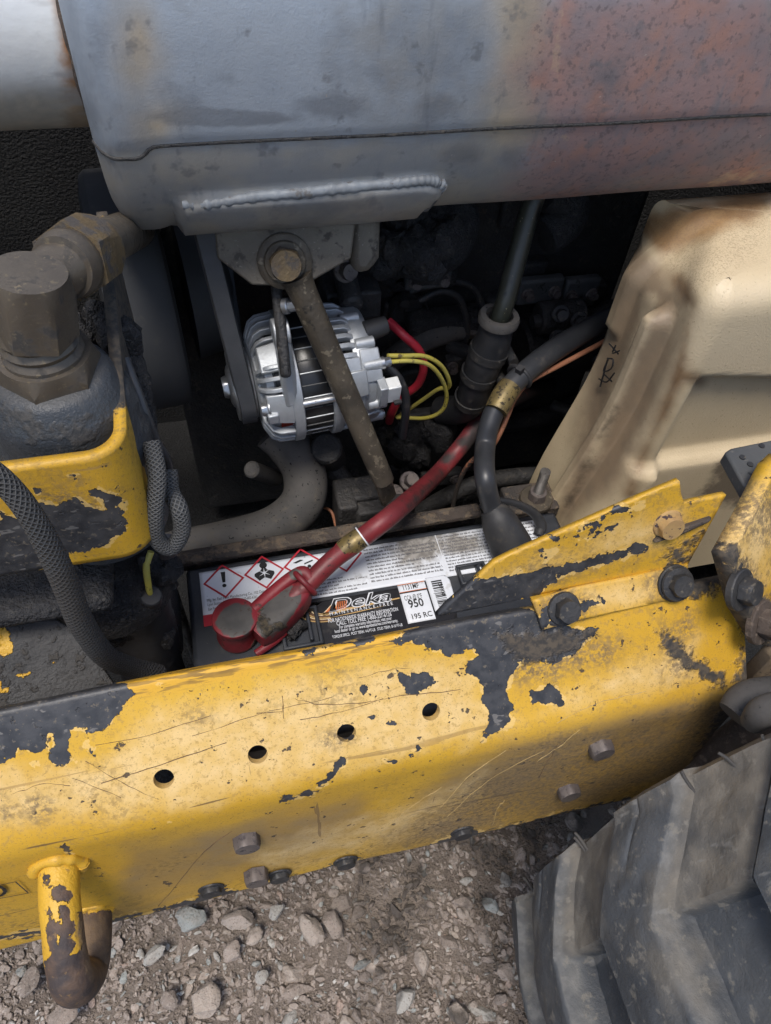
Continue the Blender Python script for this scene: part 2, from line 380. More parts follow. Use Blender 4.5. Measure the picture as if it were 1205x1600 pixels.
material('gold_band', (.24, .18, .07), (.13, .10, .05), 90, .35, .6, metal=.5, layers=[dict(k='noise', es=230, lo=.54, hi=.60, c=(.05, .04, .025), r=.7)], bump=((300, .4),), dist=.0006)
material('wire_yellow', (.52, .44, .07), (.42, .37, .10), 30, .45, .6, layers=[dict(k='noise', es=120, lo=.60, hi=.68, c=(.14, .11, .05), r=.8)], bump=((200, .1),))
material('wire_red', (.46, .025, .045), (.38, .02, .035), 30, .4, .55, layers=[dict(k='noise', es=120, lo=.62, hi=.7, c=(.12, .03, .03), r=.8)], bump=((200, .1),))
material('wire_orange', (.34, .15, .085), (.26, .105, .055), 30, .45, .6, layers=[dict(k='attr', at='soot', es=200, ea=4, lo=-.6, hi=.3, c=(.03, .024, .02), r=.8), dict(k='noise', es=200, lo=.62, hi=.68, c=(.08, .05, .03), r=.8)], bump=((200, .1),))
material('braid_hose', (.055, .057, .060), (.075, .074, .072), 16, .6, .85, layers=[
    dict(k='attr', at='soot', es=40, ea=3, lo=-.8, hi=1.2, c=(.060, .056, .053), r=.9, h=.0)], braid=(12, 1900, .4), bump=((300, .3),), dist=.0016)
material('braid_fine', (.07, .072, .075), (.09, .09, .088), 16, .55, .8, braid=(9, 2600, .4), bump=((300, .2),), dist=.0012)
material('smooth_grey_hose', (.075, .070, .066), (.055, .052, .050), 30, .75, .9, layers=[dict(k='noise', es=200, lo=.6, hi=.7, c=(.03, .03, .03))], bump=((400, .4),), dist=.0008, spec=.25)
material('battery_case', (.020, .023, .030), (.030, .034, .042), 20, .38, .6, layers=[
    dict(k='noise', es=50, lo=.50, hi=.75, c=(.055, .055, .055), r=.85, st=.6), dict(k='noise', es=360, lo=.68, hi=.71, c=(.14, .13, .12), r=.9)], bump=((500, .15),), dist=.0005)
material('label_white', (.72, .75, .80), (.64, .67, .72), 20, .35, .5, layers=[
    dict(k='attr', at='soot', es=110, ea=6, lo=-.8, hi=2.2, c=(.12, .105, .085), c2=(.26, .24, .21), cs=200, r=.8, st=.9),
    dict(k='noise', es=60, lo=.60, hi=.74, c=(.33, .31, .27), r=.7, st=.55), dict(k='noise', es=300, lo=.70, hi=.72, c=(.05, .045, .04), r=.9)], bump=((30, .3),), dist=.0004)
material('label_black', (.013, .013, .016), (.018, .018, .02), 20, .3, .45, layers=[dict(k='noise', es=60, lo=.58, hi=.74, c=(.07, .065, .06), r=.8, st=.5)], bump=((30, .2),), dist=.0004)
for nm, c in (('ink_black', (.018, .018, .02)), ('ink_grey', (.10, .10, .11)), ('ink_white', (.66, .68, .72)), ('ink_red', (.42, .02, .035)), ('ink_orange', (.55, .16, .05)), ('ink_tan', (.52, .34, .14)), ('ink_cream', (.66, .52, .33)), ('ink_brown', (.16, .08, .04)), ('etched', (.56, .46, .31))):
    material(nm, c, c, 20, .4, .5, layers=[dict(k='noise', es=160, lo=.60, hi=.74, c=tuple(.5 * k + .05 for k in c), r=.8, st=.35)], bump=((40, .1),), dist=.0002)
material('rusty_bar', (.055, .042, .034), (.035, .031, .029), 30, .7, .9, layers=[
    dict(k='noise', es=70, lo=.50, hi=.60, c=(.12, .088, .06), c2=(.085, .07, .055), cs=250, r=.95, h=.5), dict(k='noise', es=300, lo=.62, hi=.7, c=(.02, .018, .017))], bump=((160, .8), (500, .6)), dist=.0016)
material('muffler_steel', (.41, .455, .51), (.335, .38, .44), 10, .40, .55, metal=.45, layers=[
    dict(k='attr', at='tan', es=14, ea=11, lo=-3, hi=5, c=(.42, .34, .235), c2=(.35, .295, .215), cs=60, r=.6, m=.25, st=.95),
    dict(k='attr', at='lower', es=30, ea=5, lo=-1.0, hi=2.0, c=(.36, .335, .29), c2=(.28, .285, .285), cs=34, r=.55, m=.25, st=.85),
    dict(k='attr', at='rust', es=12, ea=12, lo=-6, hi=6, c=(.30, .195, .180), c2=(.23, .178, .178), cs=48, r=.75, m=.1),
    dict(k='attr', at='rust', es=150, ea=7, lo=-.5, hi=2.4, c=(.36, .19, .14), c2=(.29, .16, .13), cs=60, r=.8, m=.05, st=.8, **{'and': (34, .46, .70)}),
    dict(k='attr', at='rust', es=100, ea=7, lo=-1.0, hi=2.0, c=(.10, .082, .085), r=.8, st=.55, **{'and': (230, .52, .68)}),
    dict(k='attr', at='dark', es=34, ea=9, lo=-1.5, hi=3.0, c=(.075, .078, .088), c2=(.12, .125, .135), cs=40, r=.5, st=.45),
    dict(k='noise', es=13, lo=.46, hi=.72, c=(.20, .215, .235), c2=(.26, .25, .23), cs=60, r=.5, st=.6),
    dict(k='noise', es=55, lo=.60, hi=.70, c=(.13, .135, .145), r=.5, st=.5),
    dict(k='attr', at='streak', es=160, ea=2.4, lo=-.4, hi=.5, c=(.42, .30, .21), r=.6, st=.8),
    dict(k='noise', es=60, str=(1, 1, .18), lo=.56, hi=.70, c=(.15, .165, .185), r=.6, st=.45),
    dict(k='noise', es=260, lo=.70, hi=.73, c=(.38, .36, .33), r=.5, st=.7)], bump=((40, .12), (260, .16), (800, .1)), dist=.001)
material('weld_bead', (.24, .26, .28), (.15, .16, .17), 30, .5, .65, metal=.1, layers=[dict(k='noise', es=120, lo=.56, hi=.64, c=(.13, .125, .12), r=.7)], bump=((200, .5),), dist=.001)
material('weld_patch', (.105, .110, .118), (.16, .16, .16), 22, .35, .55, metal=.45, layers=[dict(k='noise', es=50, lo=.55, hi=.62, c=(.045, .047, .052), r=.4), dict(k='noise', es=80, lo=.62, hi=.7, c=(.20, .17, .13), r=.7)], bump=((120, .3),), dist=.0008)
material('pipe_silver', (.72, .73, .72), (.62, .63, .63), 12, .4, .55, metal=.25, layers=[
    dict(k='attr', at='rust', es=60, ea=4, lo=-1.4, hi=1.4, c=(.34, .15, .05), c2=(.22, .12, .06), cs=70, r=.8, m=.1),
    dict(k='attr', at='low', es=30, ea=4, lo=-1.5, hi=3.5, c=(.40, .33, .24), c2=(.30, .26, .20), r=.7, m=.2, st=.8),
    dict(k='noise', es=40, str=(.3, 1, 1), lo=.56, hi=.68, c=(.36, .36, .36), r=.6, st=.6)], bump=((160, .3),), dist=.0008)
material('tank_plastic', (.60, .49, .32), (.55, .44, .28), 10, .42, .6, layers=[
    dict(k='attr', at='stain', es=26, ea=4, lo=-1.2, hi=1.6, c=(.20, .10, .035), c2=(.29, .165, .065), cs=50, r=.6, st=.9),
    dict(k='attr', at='edge', es=16, ea=3, lo=-1.6, hi=1.2, c=(.15, .07, .022), c2=(.09, .045, .02), cs=90, r=.6, st=.9),
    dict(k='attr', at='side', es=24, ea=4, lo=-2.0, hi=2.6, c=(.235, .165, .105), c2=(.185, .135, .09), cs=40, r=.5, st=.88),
    dict(k='attr', at='pale', es=40, ea=2.5, lo=-1, hi=1.6, c=(.62, .50, .33), r=.5, st=.8),
    dict(k='attr', at='grime', es=60, ea=5, lo=-.6, hi=1.8, c=(.07, .052, .035), r=.8, st=.8),
    dict(k='attr', at='speck', es=26, ea=4, lo=-1.2, hi=1.6, c=(.18, .12, .07), r=.7, st=.4, **{'and': (700, .47, .62)}),
    dict(k='noise', es=420, lo=.63, hi=.70, c=(.26, .18, .10), r=.7, st=.6)], bump=((650, .35), (60, .06)), dist=.0009, spec=.5)
material('tyre_rubber', (.040, .045, .052), (.075, .080, .087), 9, .5, .68, layers=[
    dict(k='attr', at='dusty', es=30, ea=7, lo=-1.6, hi=2.6, c=(.20, .175, .14), c2=(.12, .108, .092), cs=40, r=.9, st=.75),
    dict(k='attr', at='worn', es=60, ea=3, lo=-1.0, hi=1.0, c=(.20, .195, .185), c2=(.12, .12, .117), cs=90, r=.75, st=.75),
    dict(k='noise', es=16, lo=.50, hi=.68, c=(.15, .135, .112), r=.9, st=.6), dict(k='noise', es=120, lo=.56, hi=.68, c=(.19, .175, .15), r=.9, st=.6), dict(k='noise', es=60, str=(.3, 1, .3), lo=.62, hi=.67, c=(.19, .185, .175), r=.8, st=.6)], bump=((60, .6), (300, .35), (900, .2)), dist=.0014, spec=.35)
material('ground_dirt', (.29, .24, .20), (.23, .188, .158), 9, .9, .98, layers=[
    dict(k='noise', es=14, lo=.56, hi=.68, c=(.12, .10, .085), r=.85, st=.5), dict(k='noise', es=180, lo=.56, hi=.64, c=(.24, .20, .165))], bump=((90, 1.5), (300, 1.2), (900, .6)), dist=.006, spec=.2)
def stone_mat(name):
    q = NB(name); rc = q.attr('rc')
    cr = q.n('ShaderNodeValToRGB'); q.l(rc, cr.inputs[0]); e = cr.color_ramp.elements; cr.color_ramp.interpolation = 'CONSTANT'
    cols = [(0, (.29, .235, .198)), (.24, (.335, .275, .235)), (.50, (.385, .322, .275)), (.70, (.245, .20, .17)), (.81, (.38, .365, .335)), (.86, (.31, .325, .31)), (.90, (.42, .35, .295)), (.955, (.55, .53, .49)), (.985, (.40, .295, .24))]
    e[0].position = 0; e[0].color = (*cols[0][1], 1); e[1].position = cols[1][0]; e[1].color = (*cols[1][1], 1)
    for p_, c_ in cols[2:]:
        x = e.new(p_); x.color = (*c_, 1)
    n1 = q.noise(90, 4, .65); n2 = q.noise(380, 4, .7)
    col = q.mix(q.ramp(n1, .35, .7), cr.outputs[0], q.mix(.5, cr.outputs[0], (.26, .22, .188)))
    col = q.mix(q.math('MULTIPLY', q.ramp(n2, .52, .64), .5), col, (.42, .38, .335))
    col = q.mix(q.math('MULTIPLY', q.ramp(q.noise(330, 4, .6, off=4), .56, .68), .6), col, (.07, .057, .048))
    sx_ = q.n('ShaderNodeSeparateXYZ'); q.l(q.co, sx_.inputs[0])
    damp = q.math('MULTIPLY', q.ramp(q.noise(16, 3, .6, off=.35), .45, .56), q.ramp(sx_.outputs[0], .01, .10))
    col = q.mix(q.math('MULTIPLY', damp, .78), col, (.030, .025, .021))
    q.set(q.p.inputs['Base Color'], col); q.p.inputs['Roughness'].default_value = .85; q.p.inputs['Specular IOR Level'].default_value = .3
    bp = q.n('ShaderNodeBump'); bp.inputs['Distance'].default_value = .003; q.set(bp.inputs['Height'], q.math('ADD', n1, q.math('MULTIPLY', n2, .5))); q.l(bp.outputs[0], q.p.inputs['Normal'])
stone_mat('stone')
material('brown_plate', (.20, .15, .10), (.13, .10, .07), 16, .6, .85, layers=[dict(k='noise', es=120, lo=.56, hi=.66, c=(.05, .042, .036), r=.9)], bump=((120, .5), (500, .3)), dist=.001)
material('dark_plate', (.055, .058, .060), (.080, .080, .078), 14, .5, .7, layers=[dict(k='noise', es=80, lo=.62, hi=.66, c=(.018, .018, .018)), dict(k='noise', es=250, lo=.6, hi=.7, c=(.11, .10, .09))], bump=((120, .5),), dist=.001)
material('rust_bar_brown', (.085, .062, .048), (.055, .043, .036), 22, .75, .95, layers=[dict(k='noise', es=160, lo=.55, hi=.66, c=(.13, .10, .078), r=.95)], bump=((160, .8), (400, .5)), dist=.0015)
material('drum_grey', (.030, .031, .033), (.045, .045, .046), 10, .6, .8, layers=[dict(k='noise', es=60, lo=.58, hi=.7, c=(.07, .066, .06), st=.6, r=.9)], bump=((200, .15),), dist=.0006)
# ------------------------------------------------------------------ shared builders
def sheet(name, poly, mat, parent=None, step=.004, thick=.004, masks=None, bevel=0, back=False):
    """flat sheet with a traced outline, cut into small cells so that wear marks can be stored on it"""
    poly = [Vector(p) for p in poly]; n = V(0, 0, 0)
    for i in range(len(poly)):
        n += poly[i].cross(poly[(i + 1) % len(poly)])
    n.normalize()
    bm = bmesh.new(); bm.faces.new([bm.verts.new(p) for p in poly]); bm.normal_update()
    a = V(1, 0, 0); a = (a - n * a.dot(n)).normalized(); b = n.cross(a)
    for ax in (a, b):
        ts = [p.dot(ax) for p in poly]
        for t in np.arange(min(ts) + step, max(ts), step):
            g = bm.verts[:] + bm.edges[:] + bm.faces[:]
            bmesh.ops.bisect_plane(bm, geom=g, plane_co=ax * t, plane_no=ax, dist=1e-6)
    # face the camera (camera is at the origin)
    flip = n.dot(poly[0]) > 0
    mb = MB(); bm.verts.ensure_lookup_table(); bm.verts.index_update()
    mb.add([v.co.copy() for v in bm.verts], [tuple(v.index for v in (list(f.verts)[::-1] if flip else list(f.verts))) for f in bm.faces]); bm.free()
    return obj(name, mb, mat, parent, recalc=False, masks=masks, solid=thick, bevel=bevel)
def bolt(parent, p, nrm, r, h, mat='bolt_steel', washer=None, flange=None, name='bolt', up=None, dome=0):
    m = MB(); nrm = Vector(nrm).normalized(); p = Vector(p); o = 0.0
    if washer:
        m.lathe(p - nrm * .002, nrm, [(0, washer), (.0035, washer), (.0042, washer - .0007)], 28); o = .0035
    if flange:
        m.lathe(p + nrm * o, nrm, [(0, flange), (h * .22, flange * .95), (h * .36, r * .9)], 28); o += h * .15
    m.hexa(p + nrm * (o - .001), nrm, r, h + .001, up=up)
    return obj(name, m, mat, parent, smooth=30)

# ------------------------------------------------------------------ ground and gravel
GZ = -H
mb = MB()
xs = np.concatenate([[-60, -20, -6, -2.5], np.linspace(-1.2, 1.6, 120), [2.8, 7, 20, 60]])
ys = np.concatenate([[-60, -20, -6, -2.5], np.linspace(-1.0, 1.2, 100), [2.5, 7, 20, 60]])
def gfun(x, y):
    d = .006 * math.sin(9 * x + 3 * y) + .005 * math.sin(23 * x - 17 * y + 1) + .003 * math.sin(51 * x + 37 * y)
    return (x, y, GZ + (d - .012 if abs(x) < 3 and abs(y) < 3 else -.012))
mb.grid(gfun, xs, ys)
gr = obj('ground', mb, 'ground_dirt'); tag(gr, None, kind='structure')
# a library of stone shapes: angular chips and rounder pebbles
def stone_shape(seed, sub):
    bm = bmesh.new(); bmesh.ops.create_icosphere(bm, subdivisions=sub, radius=1); r = np.random.default_rng(seed)
    v = np.array([x.co[:] for x in bm.verts]); f = [tuple(x.index for x in fc.verts) for fc in bm.faces]; bm.free()
    for _ in range(7 if sub > 1 else 4):                                   # cut flat facets
        n = _n(r.normal(size=3)); d = r.uniform(.45, .8); s = v @ n
        v = v - np.outer(np.maximum(s - d, 0), n)
    v *= 1 + r.uniform(-.07, .07, (len(v), 1))
    v *= np.array([r.uniform(.85, 1.4), r.uniform(.55, .95), r.uniform(.32, .62)])
    return v, np.array(f)
LIB1 = [stone_shape(i, 1) for i in range(24)]; LIB2 = [stone_shape(100 + i, 2) for i in range(24)]
def rotz(a):
    c, s = np.cos(a), np.sin(a); return np.array([[c, -s, 0], [s, c, 0], [0, 0, 1]])
def rotxy(a, b):
    ca, sa, cb, sb = np.cos(a), np.sin(a), np.cos(b), np.sin(b)
    return np.array([[1, 0, 0], [0, ca, -sa], [0, sa, ca]]) @ np.array([[cb, 0, sb], [0, 1, 0], [-sb, 0, cb]])
NAMED = [  # large stones one can point at: photo x, y, length px, aspect, rotation, tone, label
    (318, 1563, 58, .9, .3, .955, 'big pale rough white grey stone below the tie-down hook', 101),
    (490, 1456, 70, .5, -1.1, .50, 'large tan wedge shaped stone in the middle of the gravel', 104),
    (520, 1447, 52, .65, -1.4, .30, 'brown flat stone right beside the tan wedge stone', 107),
    (632, 1558, 52, .6, .7, .86, 'oval blue grey stone left of the tyre near the picture bottom', 109),
    (44, 1535, 46, .7, 1.0, .80, 'pale grey block shaped stone left of the yellow hook', 112),
    (241, 1490, 44, .55, .6, .86, 'blue grey flat stone under the rail right of the hook', 113),
    (297, 1437, 56, .8, .1, .90, 'pinkish tan stone close under the rail edge', 115),
    (375, 1437, 64, .5, 0, .62, 'long brown slab of stone under the rail edge', 117),
    (396, 1462, 34, .8, .4, .955, 'small white speckled stone below the long brown slab', 118),
    (432, 1423, 32, .7, .5, .84, 'pale greenish stone right of the long brown slab', 119),
    (410, 1528, 24, .9, .2, .86, 'small square blue grey stone above the gravel edge', 121),
    (263, 1560, 40, .7, -1.0, .78, 'grey stone chip between the hook and the big pale stone', 122),
    (365, 1487, 40, .85, .8, .25, 'round brown stone left of the square blue grey stone', 123),
    (715, 1580, 44, .7, -1.0, .55, 'brown broken stone at the foot of the tyre', 101),
    (770, 1415, 42, .6, -.8, .88, 'dark grey split stone between the rail and the tyre', 106),
    (100, 1585, 52, .9, .2, .10, 'round reddish brown stone at the bottom edge below the hook', 124),
]
taken = []
for (px, py, ln, asp, rot, tone, lab, sd) in NAMED:
    c = P(px, py, Z=GZ + .012); k = ln * .80 / FPX * (H - .02) / 2
    bm = bmesh.new(); bmesh.ops.create_icosphere(bm, subdivisions=3, radius=1); r = np.random.default_rng(sd)
    v = np.array([x.co[:] for x in bm.verts]); f = [tuple(x.index for x in fc.verts) for fc in bm.faces]; bm.free()
    for _ in range(9):
        n = _n(r.normal(size=3)); d = r.uniform(.5, .8); s_ = v @ n; v = v - np.outer(np.maximum(s_ - d, 0), n)
    v *= 1 + .05 * np.sin(v @ r.normal(size=3) * 5)[:, None] + r.uniform(-.012, .012, (len(v), 1))
    v = v / np.abs(v).max(0) * np.array([1, asp, .5]); v = v @ rotz(rot).T * k + np.array(c)
    mb = MB(); mb.add(v.tolist(), f); mb.at['rc'] = {i: tone for i in range(len(v))}
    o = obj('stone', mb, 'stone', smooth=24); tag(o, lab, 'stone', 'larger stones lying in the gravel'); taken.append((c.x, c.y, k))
VV, FF, RC = [], [], []; nv = 0
def scatter(n, x0, x1, y0, y1, smin, smax, lib, sink, seed, fade=None):
    global nv
    r = np.random.default_rng(seed)
    for i in range(n):
        x, y = r.uniform(x0, x1), r.uniform(y0, y1)
        if fade is not None and (x0 < x < x1) and fade(x, y): continue
        s = smin * (smax / smin) ** (r.random() ** 2.2)
        if s > .006 and any((x - a) ** 2 + (y - b) ** 2 < (c * .9 + s * .8) ** 2 for a, b, c in taken): continue
        v, f = lib[r.integers(len(lib))]
        z = gfun(x, y)[2] + s * r.uniform(*sink)
        v2 = (v * s * np.array([1, r.uniform(.7, 1), 1])) @ rotxy(*r.normal(0, .35, 2)).T @ rotz(r.uniform(0, 6.3)).T + np.array([x, y, z])
        VV.append(v2); FF.append(f + nv); nv += len(v2); RC.append(np.full(len(v2), r.random()))
XA, XB, YA, YB = -.46, .36, -.16, .42
inn = lambda x, y: XA < x < XB and YA < y < YB
scatter(420, XA, XB, YA, YB, .008, .019, LIB2, (.0, .35), 1)
scatter(5200, XA, XB, YA, YB, .0038, .0085, LIB2, (.1, .7), 2)
scatter(17000, XA, XB, YA, YB, .0016, .0040, LIB1, (.3, 1.6), 3)
scatter(5200, -1.3, 1.7, -1.1, 1.3, .006, .020, LIB1, (.05, .4), 4, fade=inn)
me = bpy.data.meshes.new('gravel'); vv = np.concatenate(VV) + np.array([0, 0, H]); ff = np.concatenate(FF)
me.vertices.add(len(vv)); me.vertices.foreach_set('co', vv.ravel()); me.loops.add(ff.size); me.loops.foreach_set('vertex_index', ff.ravel())
me.polygons.add(len(ff)); me.polygons.foreach_set('loop_start', np.arange(0, ff.size, 3)); me.update(calc_edges=True)
a_ = me.attributes.new('rc', 'FLOAT', 'POINT'); a_.data.foreach_set('value', np.concatenate(RC))
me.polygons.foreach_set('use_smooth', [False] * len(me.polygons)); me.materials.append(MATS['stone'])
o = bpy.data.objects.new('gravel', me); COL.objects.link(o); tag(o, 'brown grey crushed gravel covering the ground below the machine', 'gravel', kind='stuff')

# ------------------------------------------------------------------ yellow chassis rail
T_, F_, B_ = np.array([.198, -.385]), np.array([.140, -.4455]), np.array([.1277, -.610])
def seg(a, b, st): return [a + (b - a) * t for t in np.linspace(0, 1, max(2, int(np.linalg.norm(b - a) / st)), endpoint=False)]
def fillet(a, c, b, r, n):
    da, db = _n(a - c), _n(b - c); p, q = c + da * r, c + db * r
    return [p * (1 - t) ** 2 + 2 * c * t * (1 - t) + q * t * t for t in np.linspace(0, 1, n)]
fl = fillet(T_, F_, B_, .012, 9); flb = fillet(F_, B_, np.array([.150, -.622]), .006, 5); flt = fillet(np.array([.206, -.397]), T_, F_, .004, 5)
SEC = seg(np.array([.206, -.397]), flt[0], .003) + flt + seg(flt[-1], fl[0], .0026)[1:] + fl + seg(fl[-1], flb[0], .0026)[1:] + flb + seg(flb[-1], np.array([.150, -.622]), .003)[1:]
NU = V(0, (F_ - T_)[1], -(F_ - T_)[0]).normalized()          # normal of the upper face
NL = V(0, (B_ - F_)[1], -(B_ - F_)[0]).normalized()          # normal of the lower face
if NU.z < 0: NU = -NU
if NL.y > 0: NL = -NL
U0 = V(0, *T_); L0 = V(0, *F_)
XL, XR = -.42, PL(1163, 985, U0, NU).x
rail = thing('chassis_rail', (0, .15, -.61), 'long dented yellow chassis rail with chipped paint and four round holes', 'chassis rail')
mb = MB(); xs = np.arange(XL, XR + .001, .0027)
def rfun(x, i):
    y, z = SEC[int(i)]; d = .0012 * math.sin(13 * x + 1) + .0008 * math.sin(31 * x + z * 40)
    dent = .0035 * math.exp(-((x - .13) / .05) ** 2 - ((z + .43) / .035) ** 2)
    return (x, y + d + dent, z - .4 * d - .3 * dent)
mb.grid(rfun, xs, range(len(SEC)))
raw = obj('rail_raw', mb, 'yellow_paint', solid=.006)
# make sure the solid grows inward
cut = MB()
HOLES = [(256, 1217), (403, 1181), (542, 1147), (675, 1114)]
for h in HOLES:
    p = PL(*h, U0, NU); cut.cyl(p - NU * .02, p + NU * .02, .0057, n=28)
cu = obj('cut', cut, 'yellow_paint')
md = raw.modifiers.new('b', 'BOOLEAN'); md.object = cu; md.solver = 'EXACT'; md.operation = 'DIFFERENCE'
dg = bpy.context.evaluated_depsgraph_get(); ev = raw.evaluated_get(dg); me = bpy.data.meshes.new_from_object(ev)
bpy.data.objects.remove(raw); bpy.data.objects.remove(cu)
CHIP = [
    [(-60, 1060), (100, 1060), (178, 1060), (207, 1084), (190, 1107), (164, 1135), (139, 1149), (146, 1180), (134, 1170), (131, 1138), (111, 1142), (104, 1159), (103, 1180), (129, 1191), (101, 1192), (84, 1199), (75, 1180), (87, 1159), (84, 1142), (75, 1142), (71, 1170), (52, 1173), (28, 1170), (24, 1187), (0, 1187), (-60, 1190)],
    [(612, 1001), (645, 980), (690, 945), (835, 950), (860, 975), (935, 985), (900, 1020), (860, 1035), (838, 1028), (822, 1026), (806, 1045), (792, 1075), (800, 1100), (798, 1133), (769, 1146), (753, 1158), (767, 1133), (757, 1100), (753, 1071), (730, 1053), (732, 1030), (753, 1028), (730, 1009), (719, 1019), (699, 1024), (670, 1009), (632, 1005)],
    [(828, 1085), (845, 1075), (860, 1070), (880, 1085), (878, 1098), (860, 1100), (840, 1097), (828, 1100)],
    [(618, 1048), (637, 1055), (645, 1065), (650, 1056), (662, 1052), (690, 1062), (680, 1072), (662, 1075), (648, 1090), (640, 1078)],
    [(598, 1130), (612, 1124), (624, 1128), (618, 1136), (602, 1138)], ('e', 569, 1077, 5, 7), ('e', 586, 1090, 3, 3), ('e', 310, 1085, 3, 3), ('e', 250, 1070, 4, 3), ('e', 55, 1191, 5, 5), ('e', 157, 1132, 8, 4), ('e', 264, 1279, 4, 4),
    ('s', 3.2, [(540, 1191), (528, 1199)]), ('s', 2.0, [(528, 1199), (512, 1220), (490, 1236), (442, 1252)]),
    ('s', 1.8, [(598, 1186), (618, 1192)]), ('s', 1.6, [(640, 1178), (655, 1170)]), ('s', 4, [(480, 1016), (492, 1014)]), ('s', 3, [(510, 1007), (545, 1001)]), ('s', 5, [(560, 1000), (580, 997)]), ('s', 2.4, [(97, 1322), (118, 1342)]),
    ('e', 700, 1119, 3, 5), ('e', 580, 1120, 4, 3), ('e', 535, 1132, 5, 3), ('e', 545, 1150, 9, 6),
    ('s', 6, [(240, 1430), (300, 1412), (340, 1394), (380, 1398), (440, 1378), (480, 1374)]), ('s', 8, [(512, 1362), (545, 1350), (565, 1352)]), ('s', 8, [(690, 1320), (740, 1304)]), ('s', 3, [(0, 1466), (100, 1450), (240, 1430), (520, 1364), (735, 1310), (985, 1248)]),
]
DUSTM = [[(-40, 1200), (150, 1195), (210, 1120), (420, 1070), (560, 1045), (720, 1030), (760, 1100), (820, 1120), (1000, 1030), (1090, 1000), (1100, 1060), (850, 1120), (700, 1170), (500, 1210), (300, 1260), (-40, 1300)], [(380, 1330), (560, 1280), (700, 1230), (760, 1200), (730, 1260), (600, 1320), (420, 1360)]]
GRIMEM = [('e', 308, 1122, 30, 20), ('e', 60, 1262, 34, 26), ('e', 10, 1270, 20, 30), ('e', 530, 1045, 22, 8), ('e', 520, 1155, 36, 18), [(760, 1010), (930, 985), (1000, 1000), (960, 1040), (860, 1075), (800, 1080)], [(830, 1150), (1000, 1120), (1160, 1065), (1160, 1180), (980, 1250), (760, 1310), (620, 1340), (640, 1280)], [(1030, 970), (1090, 950), (1080, 1060), (1030, 1080)]]
CAKEM = [[(775, 990), (930, 985), (905, 1012), (850, 1036), (805, 1036)], [(1050, 880), (1100, 870), (1190, 890), (1190, 1080), (1145, 1075), (1165, 1000), (1130, 920), (1090, 935), (1060, 925)], ('s', 12, [(1040, 1000), (1075, 1030), (1120, 1060)]), [(1140, 1080), (1180, 1070), (1180, 1180), (1080, 1190)]]
vs_ = np.array([v.co[:] for v in me.vertices]) - np.array([0, 0, H])
for nm in list(me.attributes.keys()):
    if nm in ('chip', 'dust', 'grime', 'cake', 'edge', 'scuff'): me.attributes.remove(me.attributes[nm])
EDGEM = [('s', 17, [(205, 1072), (300, 1052), (450, 1022), (560, 1002), (640, 987)])]
SCUFF = [[(620, 1270), (700, 1200), (800, 1150), (1000, 1110), (1160, 1060), (1180, 1200), (980, 1250), (740, 1310), (560, 1350)], [(200, 1320), (420, 1270), (560, 1240), (620, 1280), (500, 1340), (300, 1400), (180, 1430)]]
paint(me, vs_, dict(chip=CHIP, dust=DUSTM, grime=GRIMEM, cake=CAKEM, edge=EDGEM, scuff=SCUFF))
me.polygons.foreach_set('use_smooth', [True] * len(me.polygons)); me.set_sharp_from_angle(angle=math.radians(38))
ro = bpy.data.objects.new('rail_body', me); COL.objects.link(ro); attach(ro, rail)
for (x, y) in ((385, 1308), (400, 1363)): bolt(rail, PL(x, y, L0, NL), NL, .0088, .008, 'bolt_steel', up=V(.3, 0, 1))
for (x, y) in ((936, 1163), (886, 1230)): bolt(rail, PL(x, y, L0, NL), NL, .0088, .008, 'bolt_tan' if 0 else 'bolt_steel', up=V(.5, 0, 1))
for (x, y) in ((330, 1388), (436, 1366), (540, 1345), (722, 1299)): bolt(rail, PL(x, y, L0, NL), NL, .0078, .004, 'bolt_dark', up=V(.3, 0, 1), flange=.0095)
